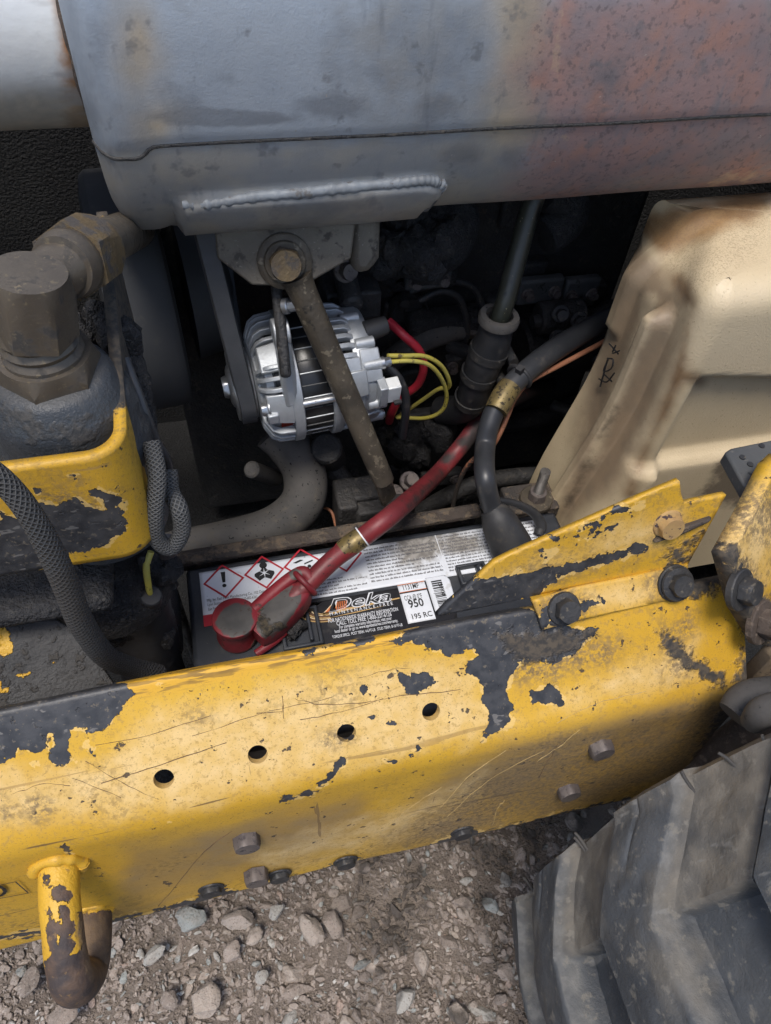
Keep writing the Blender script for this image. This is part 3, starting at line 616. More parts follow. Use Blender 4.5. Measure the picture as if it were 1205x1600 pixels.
# scratches cut into the paint of both faces
from mathutils.bvhtree import BVHTree
bv = BVHTree.FromPolygons([v.co.copy() for v in me.vertices], [tuple(p.vertices) for p in me.polygons])
def on_rail(x, y):
    hit = bv.ray_cast(Vector((0, 0, H)), Vector(ray(x, y)), 2.0)
    return None if hit[0] is None else hit[0] - Vector((0, 0, H)) + hit[1] * .00005
material('scratch', (.16, .095, .04), (.07, .045, .03), 60, .7, .9, bump=((300, .3),), dist=.0004)
material('scratch_pale', (.46, .33, .14), (.36, .25, .10), 60, .7, .9, bump=((300, .3),), dist=.0004)
for ln, r_, mt in (([(134, 1190), (190, 1222), (247, 1250)], .00035, 'scratch'), ([(158, 1224), (250, 1195), (355, 1160)], .00050, 'scratch'), ([(112, 1215), (190, 1246)], .0003, 'scratch'), ([(400, 1115), (441, 1112)], .0004, 'scratch'), ([(442, 1088), (444, 1122)], .0006, 'scratch'), ([(460, 1092), (500, 1100), (560, 1098), (640, 1086), (720, 1078)], .0004, 'scratch'), ([(470, 1124), (520, 1115), (600, 1092)], .0004, 'scratch'), ([(248, 1415), (285, 1372), (320, 1330), (362, 1298)], .00050, 'scratch'), ([(842, 1214), (862, 1180), (872, 1162)], .0006, 'scratch'), ([(300, 1150), (420, 1112), (520, 1090)], .0003, 'scratch'), ([(150, 1165), (230, 1150), (330, 1118)], .0003, 'scratch'), ([(840, 1190), (880, 1162), (905, 1140)], .0006, 'scratch_pale'), ([(690, 1262), (730, 1215), (790, 1172)], .0007, 'scratch_pale'), ([(700, 1275), (760, 1222), (850, 1172)], .0005, 'scratch_pale'), ([(770, 1290), (778, 1262), (790, 1250)], .0005, 'scratch_pale'), ([(600, 1300), (640, 1262), (690, 1230)], .0004, 'scratch_pale'), ([(668, 1287), (700, 1294)], .0005, 'scratch'), ([(20, 1240), (70, 1225), (110, 1228)], .0003, 'scratch'), ([(560, 1060), (610, 1046), (640, 1044)], .0003, 'scratch'), ([(870, 1130), (930, 1100), (1010, 1080)], .0004, 'scratch_pale')):
    jj = [on_rail(x + random.uniform(-1, 1), y + random.uniform(-1, 1)) for x, y in [tuple(q) for q in crom([np.array(p_, float) for p_ in ln], 5)]]
    jj = [j for j in jj if j is not None]
    if len(jj) > 2:
        m = MB(); m.tube(jj, [r_ * random.uniform(.15, .7) for _ in range(14)], n=6, sub=2); obj('scratch', m, mt, rail)
# stencilled corner mark at the far left of the lower face
m = MB()
def flatline(m, pts, wd, p0, nrm, lift=.0006):
    for a, b in zip(pts[:-1], pts[1:]):
        pa, pb = PL(*a, p0, nrm) + nrm * lift, PL(*b, p0, nrm) + nrm * lift
        s_ = (pb - pa).cross(nrm).normalized() * wd / 2; e_ = (pb - pa).normalized() * wd / 2
        m.add([pa - s_ - e_, pb - s_ + e_, pb + s_ + e_, pa + s_ - e_], [(0, 1, 2, 3)])
flatline(m, [(-25, 1382), (25, 1371), (45, 1389), (-25, 1402)], .0008, L0, NL, .0024)
obj('mark', m, 'ink_black', rail)
m = MB()
th = np.linspace(0, 2 * math.pi, 13)
flatline(m, [(-2 + 11 * math.cos(t) * (.8 + .2 * math.cos(2 * t)), 1386 + 8 * math.sin(t)) for t in th], .0022, L0, NL, .0024)
obj('stencil_figure', m, 'ink_black', rail)

# ------------------------------------------------------------------ bolted yellow cover plate on the rail
plate = thing('cover_plate', (.2, .2, -.39), 'bent yellow cover plate with a notched corner bolted on the rail', 'cover plate')
U1 = U0 + NU * .0045
UP = V(0, .30, .954).normalized(); N2 = V(0, -.954, .30)
K0 = U1 + V(0, .0115, .012)                                  # foot of the rising sheet
q2 = lambda x, y: PL(x, y, K0, N2)
up_poly = [q2(*p) for p in ((683, 963), (700, 945), (735, 915), (772, 880), (800, 866), (900, 822), (1000, 778), (1062, 752), (1064, 770), (1069, 787), (1135, 773), (1105, 828), (1074, 884), (980, 903), (860, 927), (760, 948))]
PCH = [[(670, 970), (710, 930), (745, 905), (790, 897), (850, 890), (870, 905), (840, 930), (740, 955)], ('s', 7, [(770, 915), (830, 905), (900, 886), (950, 873), (1005, 855)]), ('e', 865, 842, 5, 3), ('e', 850, 868, 4, 6), ('s', 1.6, [(855, 868), (875, 858), (880, 850)]), ('s', 1.5, [(880, 845), (960, 800), (1010, 785)]), ('s', 1.5, [(900, 850), (960, 822)]),
       ]
PGR = [[(740, 935), (790, 892), (900, 880), (1010, 852), (1010, 865), (900, 905), (800, 930)], [(1030, 875), (1110, 815), (1120, 835), (1074, 900), (1040, 900)]]
sheet('upper_sheet', up_poly, 'yellow_paint', plate, .0035, .004, masks=dict(chip=PCH, dust=[[(770, 900), (900, 850), (1060, 790), (1090, 820), (1000, 860), (850, 890)]], grime=PGR, cake=[[(1035, 870), (1112, 820), (1112, 828), (1045, 882)], [(1055, 895), (1085, 870), (1070, 900)]]))
q1 = lambda x, y: PL(x, y, U1, NU)
lo_poly = [q1(*p) for p in ((832, 938), (900, 918), (1000, 898), (1076, 882), (1069, 915), (1061, 934), (960, 956), (848, 984), (843, 966))]
sheet('flange', lo_poly, 'yellow_paint', plate, .0035, .004, masks=dict(chip=[[(842, 985), (838, 960), (870, 975), (890, 975)], ('e', 880, 955, 26, 24), ('s', 5, [(895, 950), (940, 940)])], dust=[[(900, 920), (1030, 900), (1030, 940), (930, 960)]], grime=[('e', 880, 950, 60, 36), ('e', 1050, 905, 45, 36)], cake=[('e', 1055, 908, 24, 22), ('s', 6, [(1060, 935), (1078, 890)])]))
# joggle between flange and sheet
m = MB(); a_ = [q1(832, 938), q1(1076, 882)]; b_ = [q2(832, 934), q2(1074, 884)]
m.prism([a_[0], a_[1], b_[1], b_[0]], V(0, .004, -.002)); obj('joggle', m, 'yellow_paint', plate)
m = MB(); g = []
for i, (x, y) in enumerate(((1018, 845), (1060, 832), (1103, 812), (1110, 805), (1060, 822), (1025, 838))): g.append(q2(x, y))
m.prism([p + N2 * .0035 for p in g], -N2 * .006); obj('stiffening_rib', m, 'rusty_bar', plate, bevel=.0015)
bolt(plate, q2(1043, 818), N2, .0082, .006, 'bolt_tan', flange=.0096, up=V(.2, 0, 1))
bolt(plate, q1(881, 951), NU, .0078, .008, 'bolt_dark', flange=.0108, up=V(.6, 0, 1))
bolt(plate, q1(1054, 911), NU, .0078, .006, 'bolt_dark', flange=.0112, washer=.012)

# ------------------------------------------------------------------ tie-down hook under the rail
hook = thing('tie_down_hook', (-.15, .08, -.62), 'bent round bar tie-down hook welded under the rail, yellow paint worn off', 'hook')
h0 = PL(92, 1352, L0, NL); h1 = PL(142, 1424, L0, NL)
zz = h0.z; zl = h1.z
pts = [h0 + V(0, .008, .0), P(93, 1400, Z=zz - .002), P(98, 1450, Z=zz - .008), P(104, 1500, Z=zz - .018), P(117, 1537, Z=zz - .036), P(138, 1520, Z=zl - .004), P(146, 1472, Z=zl + .002), h1 + V(.002, .012, -.001)]
mb = MB(); mb.tube(pts, [.0115, .0112, .0112, .0115, .0122, .0120, .0116, .0116], n=24, sub=10)
HK = [('s', 7, [(78, 1440), (85, 1480), (100, 1530)]), ('s', 8, [(102, 1420), (110, 1450)]), ('e', 92, 1395, 10, 14), ('s', 9, [(90, 1450), (108, 1475), (100, 1500)]), ('e', 78, 1425, 5, 14), ('e', 108, 1400, 5, 8), [(70, 1505), (90, 1490), (125, 1490), (132, 1440), (118, 1428), (180, 1420), (180, 1580), (70, 1580)], ('e', 75, 1375, 7, 9)]
material('hook_paint', YEL, YEL2, 30, .45, .6, layers=[dict(k='attr', at='chip', es=120, ea=2.6, lo=-.10, hi=.04, c=(.045, .034, .032), c2=(.10, .062, .042), cs=90, r=.7, h=-.8), dict(k='attr', at='tan', es=90, ea=3, lo=-.8, hi=.8, c=(.17, .115, .07), c2=(.10, .07, .05), cs=90, r=.85), dict(k='noise', es=260, lo=.6, hi=.68, c=(.2, .12, .05), r=.8, st=.7)], bump=((160, .5), (500, .4)), dist=.0012)
obj('bar', mb, 'hook_paint', hook, masks=dict(chip=HK, tan=[[(122, 1428), (175, 1424), (170, 1530), (140, 1530), (124, 1480)]]))
def weld(parent, c, axis, R, r, n, mat, seedamp=.3):
    a, s_, u = frame(axis); m = MB(); c = Vector(c)
    pts = [c + (s_ * math.cos(t) + u * math.sin(t)) * R for t in np.linspace(0, 2 * math.pi, n + 1)]
    m.tube(pts, [r * random.uniform(1 - seedamp, 1 + seedamp) for _ in range(2 * n)], n=10, sub=4); return obj('weld_bead', m, mat, parent)
weld(hook, h0 + NL * .001, NL, .0128, .0036, 12, 'yellow_paint'); weld(hook, h1 + NL * .001, NL, .0126, .0028, 12, 'yellow_paint')

# ------------------------------------------------------------------ tyre
TC = np.array([.5815, 0, -.6215]); TR = .3988; TY = .092; TWD = .265
tyre = thing('tyre', (TC[0], TY - TWD / 2, GZ), 'worn grey rubber tyre with chunky chevron lugs beside the rail', 'tyre')
NTH, NW = 1320, 120; NL_ = 22
W = np.linspace(0, 1, NW)                                            # 0 = shoulder next to the rail
TH = np.linspace(0, 2 * math.pi, NTH, endpoint=False)
th, ww = np.meshgrid(TH, W, indexing='ij')
th = th + np.radians(29 * np.minimum(np.minimum(ww, 1 - ww), .22) - 2 * np.maximum(np.minimum(ww, 1 - ww) - .22, 0) + np.where(ww < .5, 0, 8.2))   # mesh lines follow the lugs
def sstep(a, b, x): t = np.clip((x - a) / (b - a), 0, 1); return t * t * (3 - 2 * t)
half = np.minimum(ww, 1 - ww)
# crevice line of each lug: slants over the shoulder, then runs straight across
tc = np.radians(158.2 + 29 * np.minimum(half, .22) - 2 * np.maximum(half - .22, 0) + np.where(ww < .5, 0, 8.2))
ph = ((tc - th) / (2 * math.pi / NL_)) % 1.0
pocket = sstep(.220, .245, half)                                      # open voids away from the shoulder
up_ = sstep(.0, .035, ph); dn_ = sstep(.440, .500, ph)
lug = up_ - dn_
lug = np.where(half > .455, lug * sstep(.485, .470, half), lug)
ridge = np.exp(-((ph - .462) / .020) ** 2)
dep = .0130 + .0130 * pocket * (1 - .8 * np.exp(-((ph - .985) / .03) ** 2) * sstep(.40, .25, half))
fill = .005 * sstep(.60, .97, ph) * (1 - pocket)
h = .026 - dep * (1 - lug) + fill * (1 - lug) + .0016 * np.sin(math.pi * np.clip(ph / .46, 0, 1)) * lug
h = h + .0012 * ridge * (1 - pocket * .5) - .0016 * np.exp(-((ph - .22 + .02 * np.sin(14 * ww)) / .010) ** 2) * lug * sstep(.16, .05, half)
crown = .412 + .015 * (1 - (2 * ww - 1) ** 2) - .024
rgn = np.random.default_rng(3)
def lump(na, nb):
    q = rgn.normal(size=(na, nb)); q = np.concatenate([q, q[:1]], 0); ui = np.linspace(0, na, NTH, endpoint=False); vi = np.linspace(0, nb - 1, NW)
    i0 = ui.astype(int); fu = (ui - i0); fu = (fu * fu * (3 - 2 * fu))[:, None]; j0 = np.minimum(vi.astype(int), nb - 2); fv = vi - j0; fv = (fv * fv * (3 - 2 * fv))[None, :]
    return (q[i0][:, j0] * (1 - fu) + q[i0 + 1][:, j0] * fu) * (1 - fv) + (q[i0][:, j0 + 1] * (1 - fu) + q[i0 + 1][:, j0 + 1] * fu) * fv
R_ = crown + h + .0008 * np.sin(7 * th + 11 * ww) + .0007 * lump(110, 12) + .00035 * lump(330, 34)
R_ = R_ - .010 * sstep(.016, .0, ww) - .010 * sstep(.984, 1.0, ww)
Yc = TY - ww * TWD + .006 * np.sin(5 * th + 1) * (ww < .02)
vx = TC[0] + R_ * np.cos(th); vz = TC[2] + R_ * np.sin(th)
mb = MB(); pts = np.stack([vx, Yc, vz], -1).reshape(-1, 3)
fs = []
for i in range(NTH):
    i2 = (i + 1) % NTH
    for j in range(NW - 1): fs.append((i * NW + j, i * NW + j + 1, i2 * NW + j + 1, i2 * NW + j))
mb.add(pts.tolist(), fs)
# marks on the lug surface come from the same lug pattern
dus = 3.4 * (1 - lug) * (1 - pocket) - 1.5 + 1.6 * sstep(.07, .0, ww) + .6 * sstep(.3, .46, ph) * lug * (1 - pocket)
wor = ridge * 2.7 - 1.9 + .9 * np.exp(-((ph - .02) / .015) ** 2) * pocket
ho = obj('tread', mb, 'tyre_rubber', tyre, smooth=50)
for nm, val in (('dusty', dus), ('worn', wor)):
    a_ = ho.data.attributes.new(nm, 'FLOAT', 'POINT'); a_.data.foreach_set('value', val.ravel())
def ring(prof, name, mat):
    m = MB(); fsn = 180
    m.lathe(V(TC[0], 0, TC[2]), V(0, 1, 0), [(y, r) for y, r in prof], fsn); return obj(name, m, mat, tyre)
ring([(TY - .002, .30), (TY + .006, .30), (TY + .014, TR - .09), (TY + .010, TR - .045), (TY + .0005, TR - .018), (TY - .012, TR - .022)], 'sidewall', 'tyre_rubber')
ring([(TY - TWD + .012, TR - .022), (TY - TWD - .0005, TR - .019), (TY - TWD - .010, TR - .045), (TY - TWD - .014, TR - .09), (TY - TWD - .006, .22), (TY - TWD + .002, .22)], 'sidewall', 'tyre_rubber')
ring([(TY - TWD + .02, .05), (TY - TWD + .03, .225), (TY - TWD - .002, .232), (TY - .02, .232), (TY, .31), (TY - .03, .20), (TY - .04, .05)], 'rim', 'yellow_paint')
for (x, y, L) in ((983, 1265, 24), (1018, 1240, 15), (1083, 1218, 24), (1145, 1185, 20), (1201, 1160, 14), (903, 1312, 20), (846, 1372, 14), (912, 1312, 10)):
    p = P(x, y, Y=TY); rad = (p - V(TC[0], TY, TC[2])); rad.y = 0; rad.normalize()
    m = MB(); d = (rad * .45 + V(random.uniform(-.15, .15), .9, random.uniform(-.1, .25))).normalized()
    p = V(TC[0], TY, TC[2]) + rad * (.4035) - V(0, .004, 0); m.tube([p - d * .010, p + d * .004, p + d * (.005 + L * .00022) + V(random.uniform(-.002, .002), 0, 0)], [.0014, .0011, .0009], n=8, sub=4)
    obj('rubber_nub', m, 'smooth_grey_hose', tyre)

# ------------------------------------------------------------------ parts at the right edge: post, shelf plate, axle bar, hose stub
post = thing('loader_post', (.42, .2, -.5), 'yellow loader post standing at the right end of the rail', 'post')
def slab(parent, name, pix, Yv, ext, mat, **k):
    pts = [P(x, y, Y=yy) for (x, y), yy in zip(pix, Yv)]; m = MB(); m.prism(pts, ext); return obj(name, m, mat, parent, bevel=k.get('bevel', .002), masks=k.get('masks'))
A = [P(1142, 868, Y=.185), P(1172, 805, Y=.205), P(1215, 728, Y=.228), P(1330, 720, Y=.21), P(1330, 1000, Y=.16), P(1200, 1010, Y=.155), P(1170, 955, Y=.165)]
pn = (A[2] - A[0]).cross(A[5] - A[0]).normalized()
if pn.dot(A[0]) > 0: pn = -pn
A = [p - pn * (p - A[0]).dot(pn) for p in A]
sheet('side_plate', A, 'yellow_paint', post, .005, .012, masks=dict(chip=[], dust=[('e', 1170, 830, 60, 90)], grime=[[(1130, 850), (1180, 860), (1190, 900), (1230, 960), (1200, 1020), (1150, 960)], ('e', 1185, 800, 60, 60)], cake=[[(1125, 850), (1150, 850), (1172, 900), (1200, 930), (1240, 960), (1200, 1030), (1150, 960)]]), bevel=.0)
bolt(post, A[0] + (A[4] - A[0]) * .0 + pn * .0 + PL(1156, 921, A[0], pn) - A[0], pn, .0085, .007, 'bolt_dark', washer=.013)
bolt(post, PL(1188, 972, A[0], pn), pn, .0095, .008, 'rust_bar_brown', washer=.0145)
sp = thing('shelf_plate', (.45, .3, -.36), 'dark grey steel plate with clipped corner against the plastic tank', 'steel plate')
Zp = -.338
m = MB(); m.prism([P(x, y, Z=Zp) for x, y in ((1133, 706), (1142, 700), (1205, 687), (1300, 670), (1300, 790), (1182, 792))], V(0, 0, -.010)); obj('plate', m, 'dark_plate', sp, bevel=.0015)
m = MB()
for x, y in ((1190, 697), (1160, 715), (1172, 726)):
    c = P(x, y, Z=Zp); m.lathe(c - V(0, 0, .001), V(0, 0, 1), [(0, .0022), (.0018, .0020)], 12)
obj('rivet', m, 'bolt_dark', sp)
gp = thing('gusset_plate', (.44, .13, -.6), 'rusty brown gusset plate below the post at the right edge', 'gusset plate')
slab(gp, 'plate', ((1160, 1080), (1210, 1030), (1300, 990), (1300, 1080), (1210, 1085), (1172, 1100)), (.150, .150, .150, .140, .140, .145), V(0, .012, -.004), 'brown_plate')
hs = thing('grey_hose', (.40, .12, -.55), 'grey rubber hose stub above the tyre at the right edge', 'hose')
mb = MB(); mb.tube([P(1146, 1118, Y=.118), P(1165, 1100, Y=.122), P(1195, 1090, Y=.124), P(1300, 1080, Y=.125)], [.0100, .0125, .0125, .0125], n=20); obj('outer', mb, 'smooth_grey_hose', hs)
mb = MB(); mb.tube([P(1176, 1128, Y=.108), P(1195, 1112, Y=.108), P(1240, 1098, Y=.108)], [.007, .009, .009], n=14); obj('inner', mb, 'smooth_grey_hose', hs)
ab = thing('axle_housing', (.45, .14, -.62), 'brown rusty axle housing between the rail and the tyre', 'axle')
mb = MB(); mb.tube([P(1008, 1262, Y=.118), P(1070, 1222, Y=.124), P(1130, 1180, Y=.128), P(1220, 1120, Y=.13)], [.012, .014, .016, .018], n=18); obj('housing', mb, 'rust_bar_brown', ab)
# ------------------------------------------------------------------ engine bay shell and engine
def plain(name, mb, mat, **k):
    o = obj(name, mb, mat, **k); tag(o, None, kind='structure'); return o
m = MB(); m.box((.10, .86, -.42), (1.5, .02, 1.1)); plain('back_wall', m, 'bay_wall')  # firewall plate, added tall behind the muffler to block sky light
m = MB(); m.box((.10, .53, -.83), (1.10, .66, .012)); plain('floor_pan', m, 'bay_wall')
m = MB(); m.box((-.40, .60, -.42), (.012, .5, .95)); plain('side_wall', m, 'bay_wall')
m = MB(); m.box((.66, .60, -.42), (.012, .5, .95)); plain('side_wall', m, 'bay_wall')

eng = thing('engine_block', (.16, .66, -.82), 'dark greasy engine block deep inside the bay behind the alternator', 'engine')
m = MB(); m.box((.20, .70, -.50), (.50, .14, .56)); obj('block', m, 'engine_dark', eng, bevel=.008)
for i in range(22):
    x = random.uniform(.12, .42); z = random.uniform(-.62, -.25)
    m = MB(); m.box((x, .625, z), (random.uniform(.02, .06), random.uniform(.01, .04), random.uniform(.02, .06))); obj('casting_rib', m, 'engine_dark', eng, bevel=.004)
# exhaust ports under the muffler, flange plates, core plug, nuts
for k, (pts, r) in enumerate((([(640, 300), (690, 330), (715, 345), (700, 385), (670, 400)], .020), ([(860, 300), (890, 320), (880, 350), (850, 370)], .018), ([(560, 420), (610, 400), (615, 350)], .016))):
    m = MB(); m.tube([P(x, y, Y=.585 - .006 * i) for i, (x, y) in enumerate(pts)], r, n=16, jit=.03); obj('exhaust_port', m, 'greasy_black', eng)
for (x, y, w_, h_) in ((660, 400, .07, .06), (620, 385, .04, .07), (545, 440, .05, .05), (700, 500, .09, .02), (560, 330, .06, .06)):
    m = MB(); c = P(x, y, Y=.60); m.box(c, (w_, .03, h_)); obj('casting', m, 'greasy_black', eng, bevel=.006)
c = P(637, 484, Y=.615); m = MB(); m.lathe(c + V(0, .004, 0), V(0, -1, 0), [(0, .021), (.012, .021), (.014, .0195), (.010, .0175), (.006, .016), (.006, .004), (.012, .004), (.012, 0)], 32); obj('core_plug', m, 'engine_dark', eng)
for (x, y) in ((640, 495), (630, 470)): bolt(eng, P(x, y, Y=.608), V(0, -1, 0), .0055, .006, 'bolt_dark')
for (x, y, mt) in ((540, 422, 'bolt_steel'), (616, 772, 'bolt_steel'), (588, 778, 'bolt_dark'), (640, 752, 'bolt_steel')):
    yy = .53 if y < 700 else .47; c = P(x, y, Y=yy)
    bolt(eng, c, V(.1, -.5, .8) if y > 700 else V(.2, -.9, .4), .0075, .008, mt, washer=.0105)
m = MB(); c = P(540, 438, Y=.54); m.cyl(c + V(0, .06, .02), c + V(0, -.03, -.006), .010, n=16); m.box(P(545, 455, Y=.56), (.05, .05, .03)); obj('stud_boss', m, 'engine_dark', eng, bevel=.003)
m = MB()
for i in range(60):                                             # caked oil and dirt
    x, y = random.choice([(random.uniform(600, 690), random.uniform(660, 770)), (random.uniform(500, 740), random.uniform(740, 800)), (random.uniform(600, 700), random.uniform(330, 420))])
    m.blob(P(x, y, Y=random.uniform(.53, .58)), random.uniform(.006, .018), 8, .3)
obj('caked_oil', m, 'greasy_black', eng)['kind'] = 'stuff'
for (a, b, r) in (((500, 700), (560, 790), .012), ((520, 720), (510, 700), .015), ((545, 770), (585, 800), .014)):
    m = MB(); m.cyl(P(*a, Y=.52), P(*b, Y=.47), r, n=16, ch=.002); obj('boss', m, 'engine_dark', eng)
m = MB(); m.box(P(560, 785, Y=.46), (.05, .03, .05)); m.box(P(600, 800, Y=.44), (.06, .02, .03)); m.box(P(540, 800, Y=.45), (.02, .03, .05)); obj('mount_foot', m, 'engine_dark', eng, bevel=.003)
st = thing('starter_motor', P(870, 520, Y=.60), 'dark starter motor behind the black battery cable', 'starter motor')
m = MB(); c = P(870, 540, Y=.60); m.cyl(c + V(-.05, 0, 0), c + V(.16, .02, 0), .038, n=28, ch=.004); obj('body', m, 'engine_dark', st)
m = MB(); c = P(868, 495, Y=.575); m.cyl(c + V(-.02, 0, 0), c + V(.03, .0, 0), .017, n=20, ch=.002); m.cyl(c + V(-.028, -.004, 0), c + V(-.02, -.004, 0), .007, n=14); obj('solenoid', m, 'engine_dark', st)
for (x, y) in ((876, 490), (872, 528), (905, 500)): bolt(st, P(x, y, Y=.55), V(-.2, -.8, .4), .006, .007, 'bolt_dark', washer=.009)
for pts, yy, r in (([(655, 470), (690, 455), (720, 470), (730, 520), (712, 560)], .585, .0034), ([(640, 455), (700, 440), (742, 452), (760, 500)], .59, .0034), ([(600, 690), (640, 700), (690, 690), (720, 700)], .55, .005)):
    m = MB(); m.tube([P(x, y, Y=yy) for x, y in pts], r, n=10); obj('fuel_line', m, 'bolt_dark', eng)
for (x, y, w_, h_, yy) in ((668, 432, .045, .022, .575), (716, 566, .03, .02, .57), (842, 452, .05, .03, .60), (905, 455, .04, .035, .60), (690, 745, .05, .02, .52), (650, 660, .04, .035, .545)):
    m = MB(); c = P(x, y, Y=yy); m.box(c, (w_, .012, h_)); obj('lug_plate', m, 'dark_plate' if y < 500 else 'engine_dark', eng, bevel=.003)
    for sx_ in (-.3, .3): bolt(eng, c + V(sx_ * w_, -.006, 0), V(0, -1, .1), .0052, .005, 'bolt_steel', washer=.0068)
for (x, y) in ((720, 548), (905, 700), (880, 640), (930, 560), (655, 715)):
    c = P(x, y, Y=.575); m = MB(); m.cyl(c + V(-.01, .01, 0), c + V(.008, -.012, .004), .0075, n=14, ch=.001); obj('pipe_union', m, 'bolt_dark', eng)
# thick hose crossing behind the alternator wires and lower cross pipe
ch = thing('coolant_hose', P(680, 530, Y=.60), 'dark hose running behind the yellow alternator wires', 'hose')
m = MB(); m.tube([P(600, 570, Y=.60), P(640, 545, Y=.59), P(690, 520, Y=.59), P(790, 500, Y=.61)], .013, n=16); obj('hose', m, 'rubber_hose', ch)
for (pts, yy, r, nm, lb) in (([(640, 810), (720, 765), (800, 745), (930, 740)], .50, .010, 'low_pipe', 'thin black pipe crossing low behind the black battery cable'), ([(700, 640), (760, 660), (850, 650), (960, 610)], .62, .013, 'cross_hose', 'black hose low on the engine behind the orange wire')):
    m = MB(); m.tube([P(x, y, Y=yy) for x, y in pts], r, n=14); tag(obj(nm, m, 'engine_dark'), lb, 'pipe')

# ------------------------------------------------------------------ plastic tank
tank = thing('plastic_tank', (.47, .45, -.62), 'stained beige plastic tank with a vertical moulded rib, right of the battery', 'tank')
X0, X1, Y0, Y1, ZT, ZB = .336, .66, .358, .492, -.289, -.66
def tank_outline(z):
    """one horizontal loop of the moulding, clockwise from the back left"""
    out = []; r = .018
    ins = 0.0
    n_ = 40
    xl = X0
    left = [(xl, y) for y in np.linspace(Y1 - .03, Y0 + r, 70)]
    cor = [(xl + r - r * math.cos(a), Y0 + r - r * math.sin(a)) for a in np.linspace(.05, math.pi / 2 - .05, 12)]
    front = [(x, Y0) for x in np.linspace(xl + r, X1 - .02, 90)]
    right = [(X1, y) for y in np.linspace(Y0 + .02, Y1 - .03, 10)]; back = [(x, Y1) for x in np.linspace(X1 - .02, xl + .02, 14)]
    return left + cor + front + right + back
levels = [-.66, -.60] + list(np.arange(-.59, -.31, .0042)) + [-.305, -.300, -.296, -.2925, -.290, -.289]
mb = MB(); rings = []
for z in levels:
    loop = []
    top = max(0, (z + .310) / .021); inset = .020 * (1 - math.sqrt(max(0, 1 - top * top))) if top > 0 else 0
    for (x, y) in tank_outline(z):
        wl = float(sstep(X0 + .02, X0, x)); wf = float(sstep(Y0 + .02, Y0, y))
        x2, y2 = x, y
        # left wall: chamfered shoulder high up, moulded rib, slight draft to the bottom
        sh = float(sstep(-.345, -.295, z)); x2 += wl * (.030 * sh * float(sstep(Y0 + .02, Y0 + .09, y)))
        x2 -= wl * .030 * float(sstep(-.40, -.62, z))
        rib = float(sstep(.0135, .004, math.hypot(y - .400, max(0, z + .343)))); x2 -= wl * .017 * rib
        x2 -= wl * .006 * float(sstep(.44, .455, y) * sstep(-.40, -.392, z))
        # front wall: stepped panel, swelling foot
        zs = -.366 - .16 * (x - .35)
        y2 += wf * .011 * float(sstep(zs + .001, zs - .007, z)) * float(sstep(.352, .362, x))
        y2 -= wf * .013 * float(sstep(-.462, -.474, z))
        y2 += wf * .010 * float(sstep(-.30, -.40, z)) * 0
        # rounded top rim
        x2 += inset * wl - inset * float(sstep(X1 - .02, X1, x)); y2 += inset * wf - inset * float(sstep(Y1 - .02, Y1, y))
        loop.append((x2, y2, z))
    rings.append(loop)
n_ = len(rings[0])
cx_, cy_ = .50, .425
for k in (.95, .86, .72, .55, .36, .18, .05):                   # gently crowned top
    rings.append([(cx_ + (x - cx_) * k, cy_ + (y - cy_) * k, -.289 + .004 * (1 - k)) for (x, y, z) in rings[len(levels) - 1]])
vs = [p for r_ in rings for p in r_]; fs = [(i * n_ + k, i * n_ + (k + 1) % n_, (i + 1) * n_ + (k + 1) % n_, (i + 1) * n_ + k) for i in range(len(rings) - 1) for k in range(n_)]
fs.append(tuple((len(rings) - 1) * n_ + k for k in range(n_))); mb.add(vs, fs)
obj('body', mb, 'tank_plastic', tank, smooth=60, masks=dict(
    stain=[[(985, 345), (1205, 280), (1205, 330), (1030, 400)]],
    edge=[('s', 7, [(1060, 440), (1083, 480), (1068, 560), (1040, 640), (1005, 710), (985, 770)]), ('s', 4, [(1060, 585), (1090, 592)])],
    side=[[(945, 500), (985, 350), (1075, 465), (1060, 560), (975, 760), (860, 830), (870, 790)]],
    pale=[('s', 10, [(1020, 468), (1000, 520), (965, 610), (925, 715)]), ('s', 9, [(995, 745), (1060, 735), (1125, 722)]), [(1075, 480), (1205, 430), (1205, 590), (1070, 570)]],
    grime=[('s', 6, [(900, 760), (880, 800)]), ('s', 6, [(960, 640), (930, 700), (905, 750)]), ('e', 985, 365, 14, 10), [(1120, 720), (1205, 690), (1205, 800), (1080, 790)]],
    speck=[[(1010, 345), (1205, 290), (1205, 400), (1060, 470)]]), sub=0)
tag(tank, None)
# hand-written marks on the side wall and scratched figures (seen on the moulding)
m = MB(); XS = V(X0 - .0085, 0, 0); NX = V(-1, 0, 0)
def wallpt(x, y): return PL(x, y, V(X0 - .0082, 0, 0), NX)
def scribble(m, lines, r):
    for ln in lines: m.tube([wallpt(*p) for p in ln], r, n=6, sub=3)
scribble(m, [[(936, 592), (948, 597), (960, 583)], [(944, 585), (956, 596)], [(950, 562), (943, 580), (955, 576), (958, 562), (949, 560)], [(962, 540), (957, 552), (968, 548)], [(952, 537), (966, 553)], [(938, 604), (950, 560)]], .0007)
obj('hand_lettering', m, 'ink_black', tank)
m = MB(); scr = [[(962, 700), (966, 690), (970, 697)], [(968, 686), (975, 678)], [(972, 672), (980, 664), (978, 674)], [(979, 660), (988, 650)], [(985, 645), (993, 634), (990, 646)], [(998, 615), (1003, 598), (1006, 604)], [(1003, 592), (1012, 585), (1006, 580)], [(1012, 578), (1016, 570)]]
for ln in scr: m.tube([PL(x, y, V(X0 - .0008, 0, 0), NX) for x, y in ln], .0005, n=5, sub=3)
obj('scratched_figures', m, 'etched', tank)

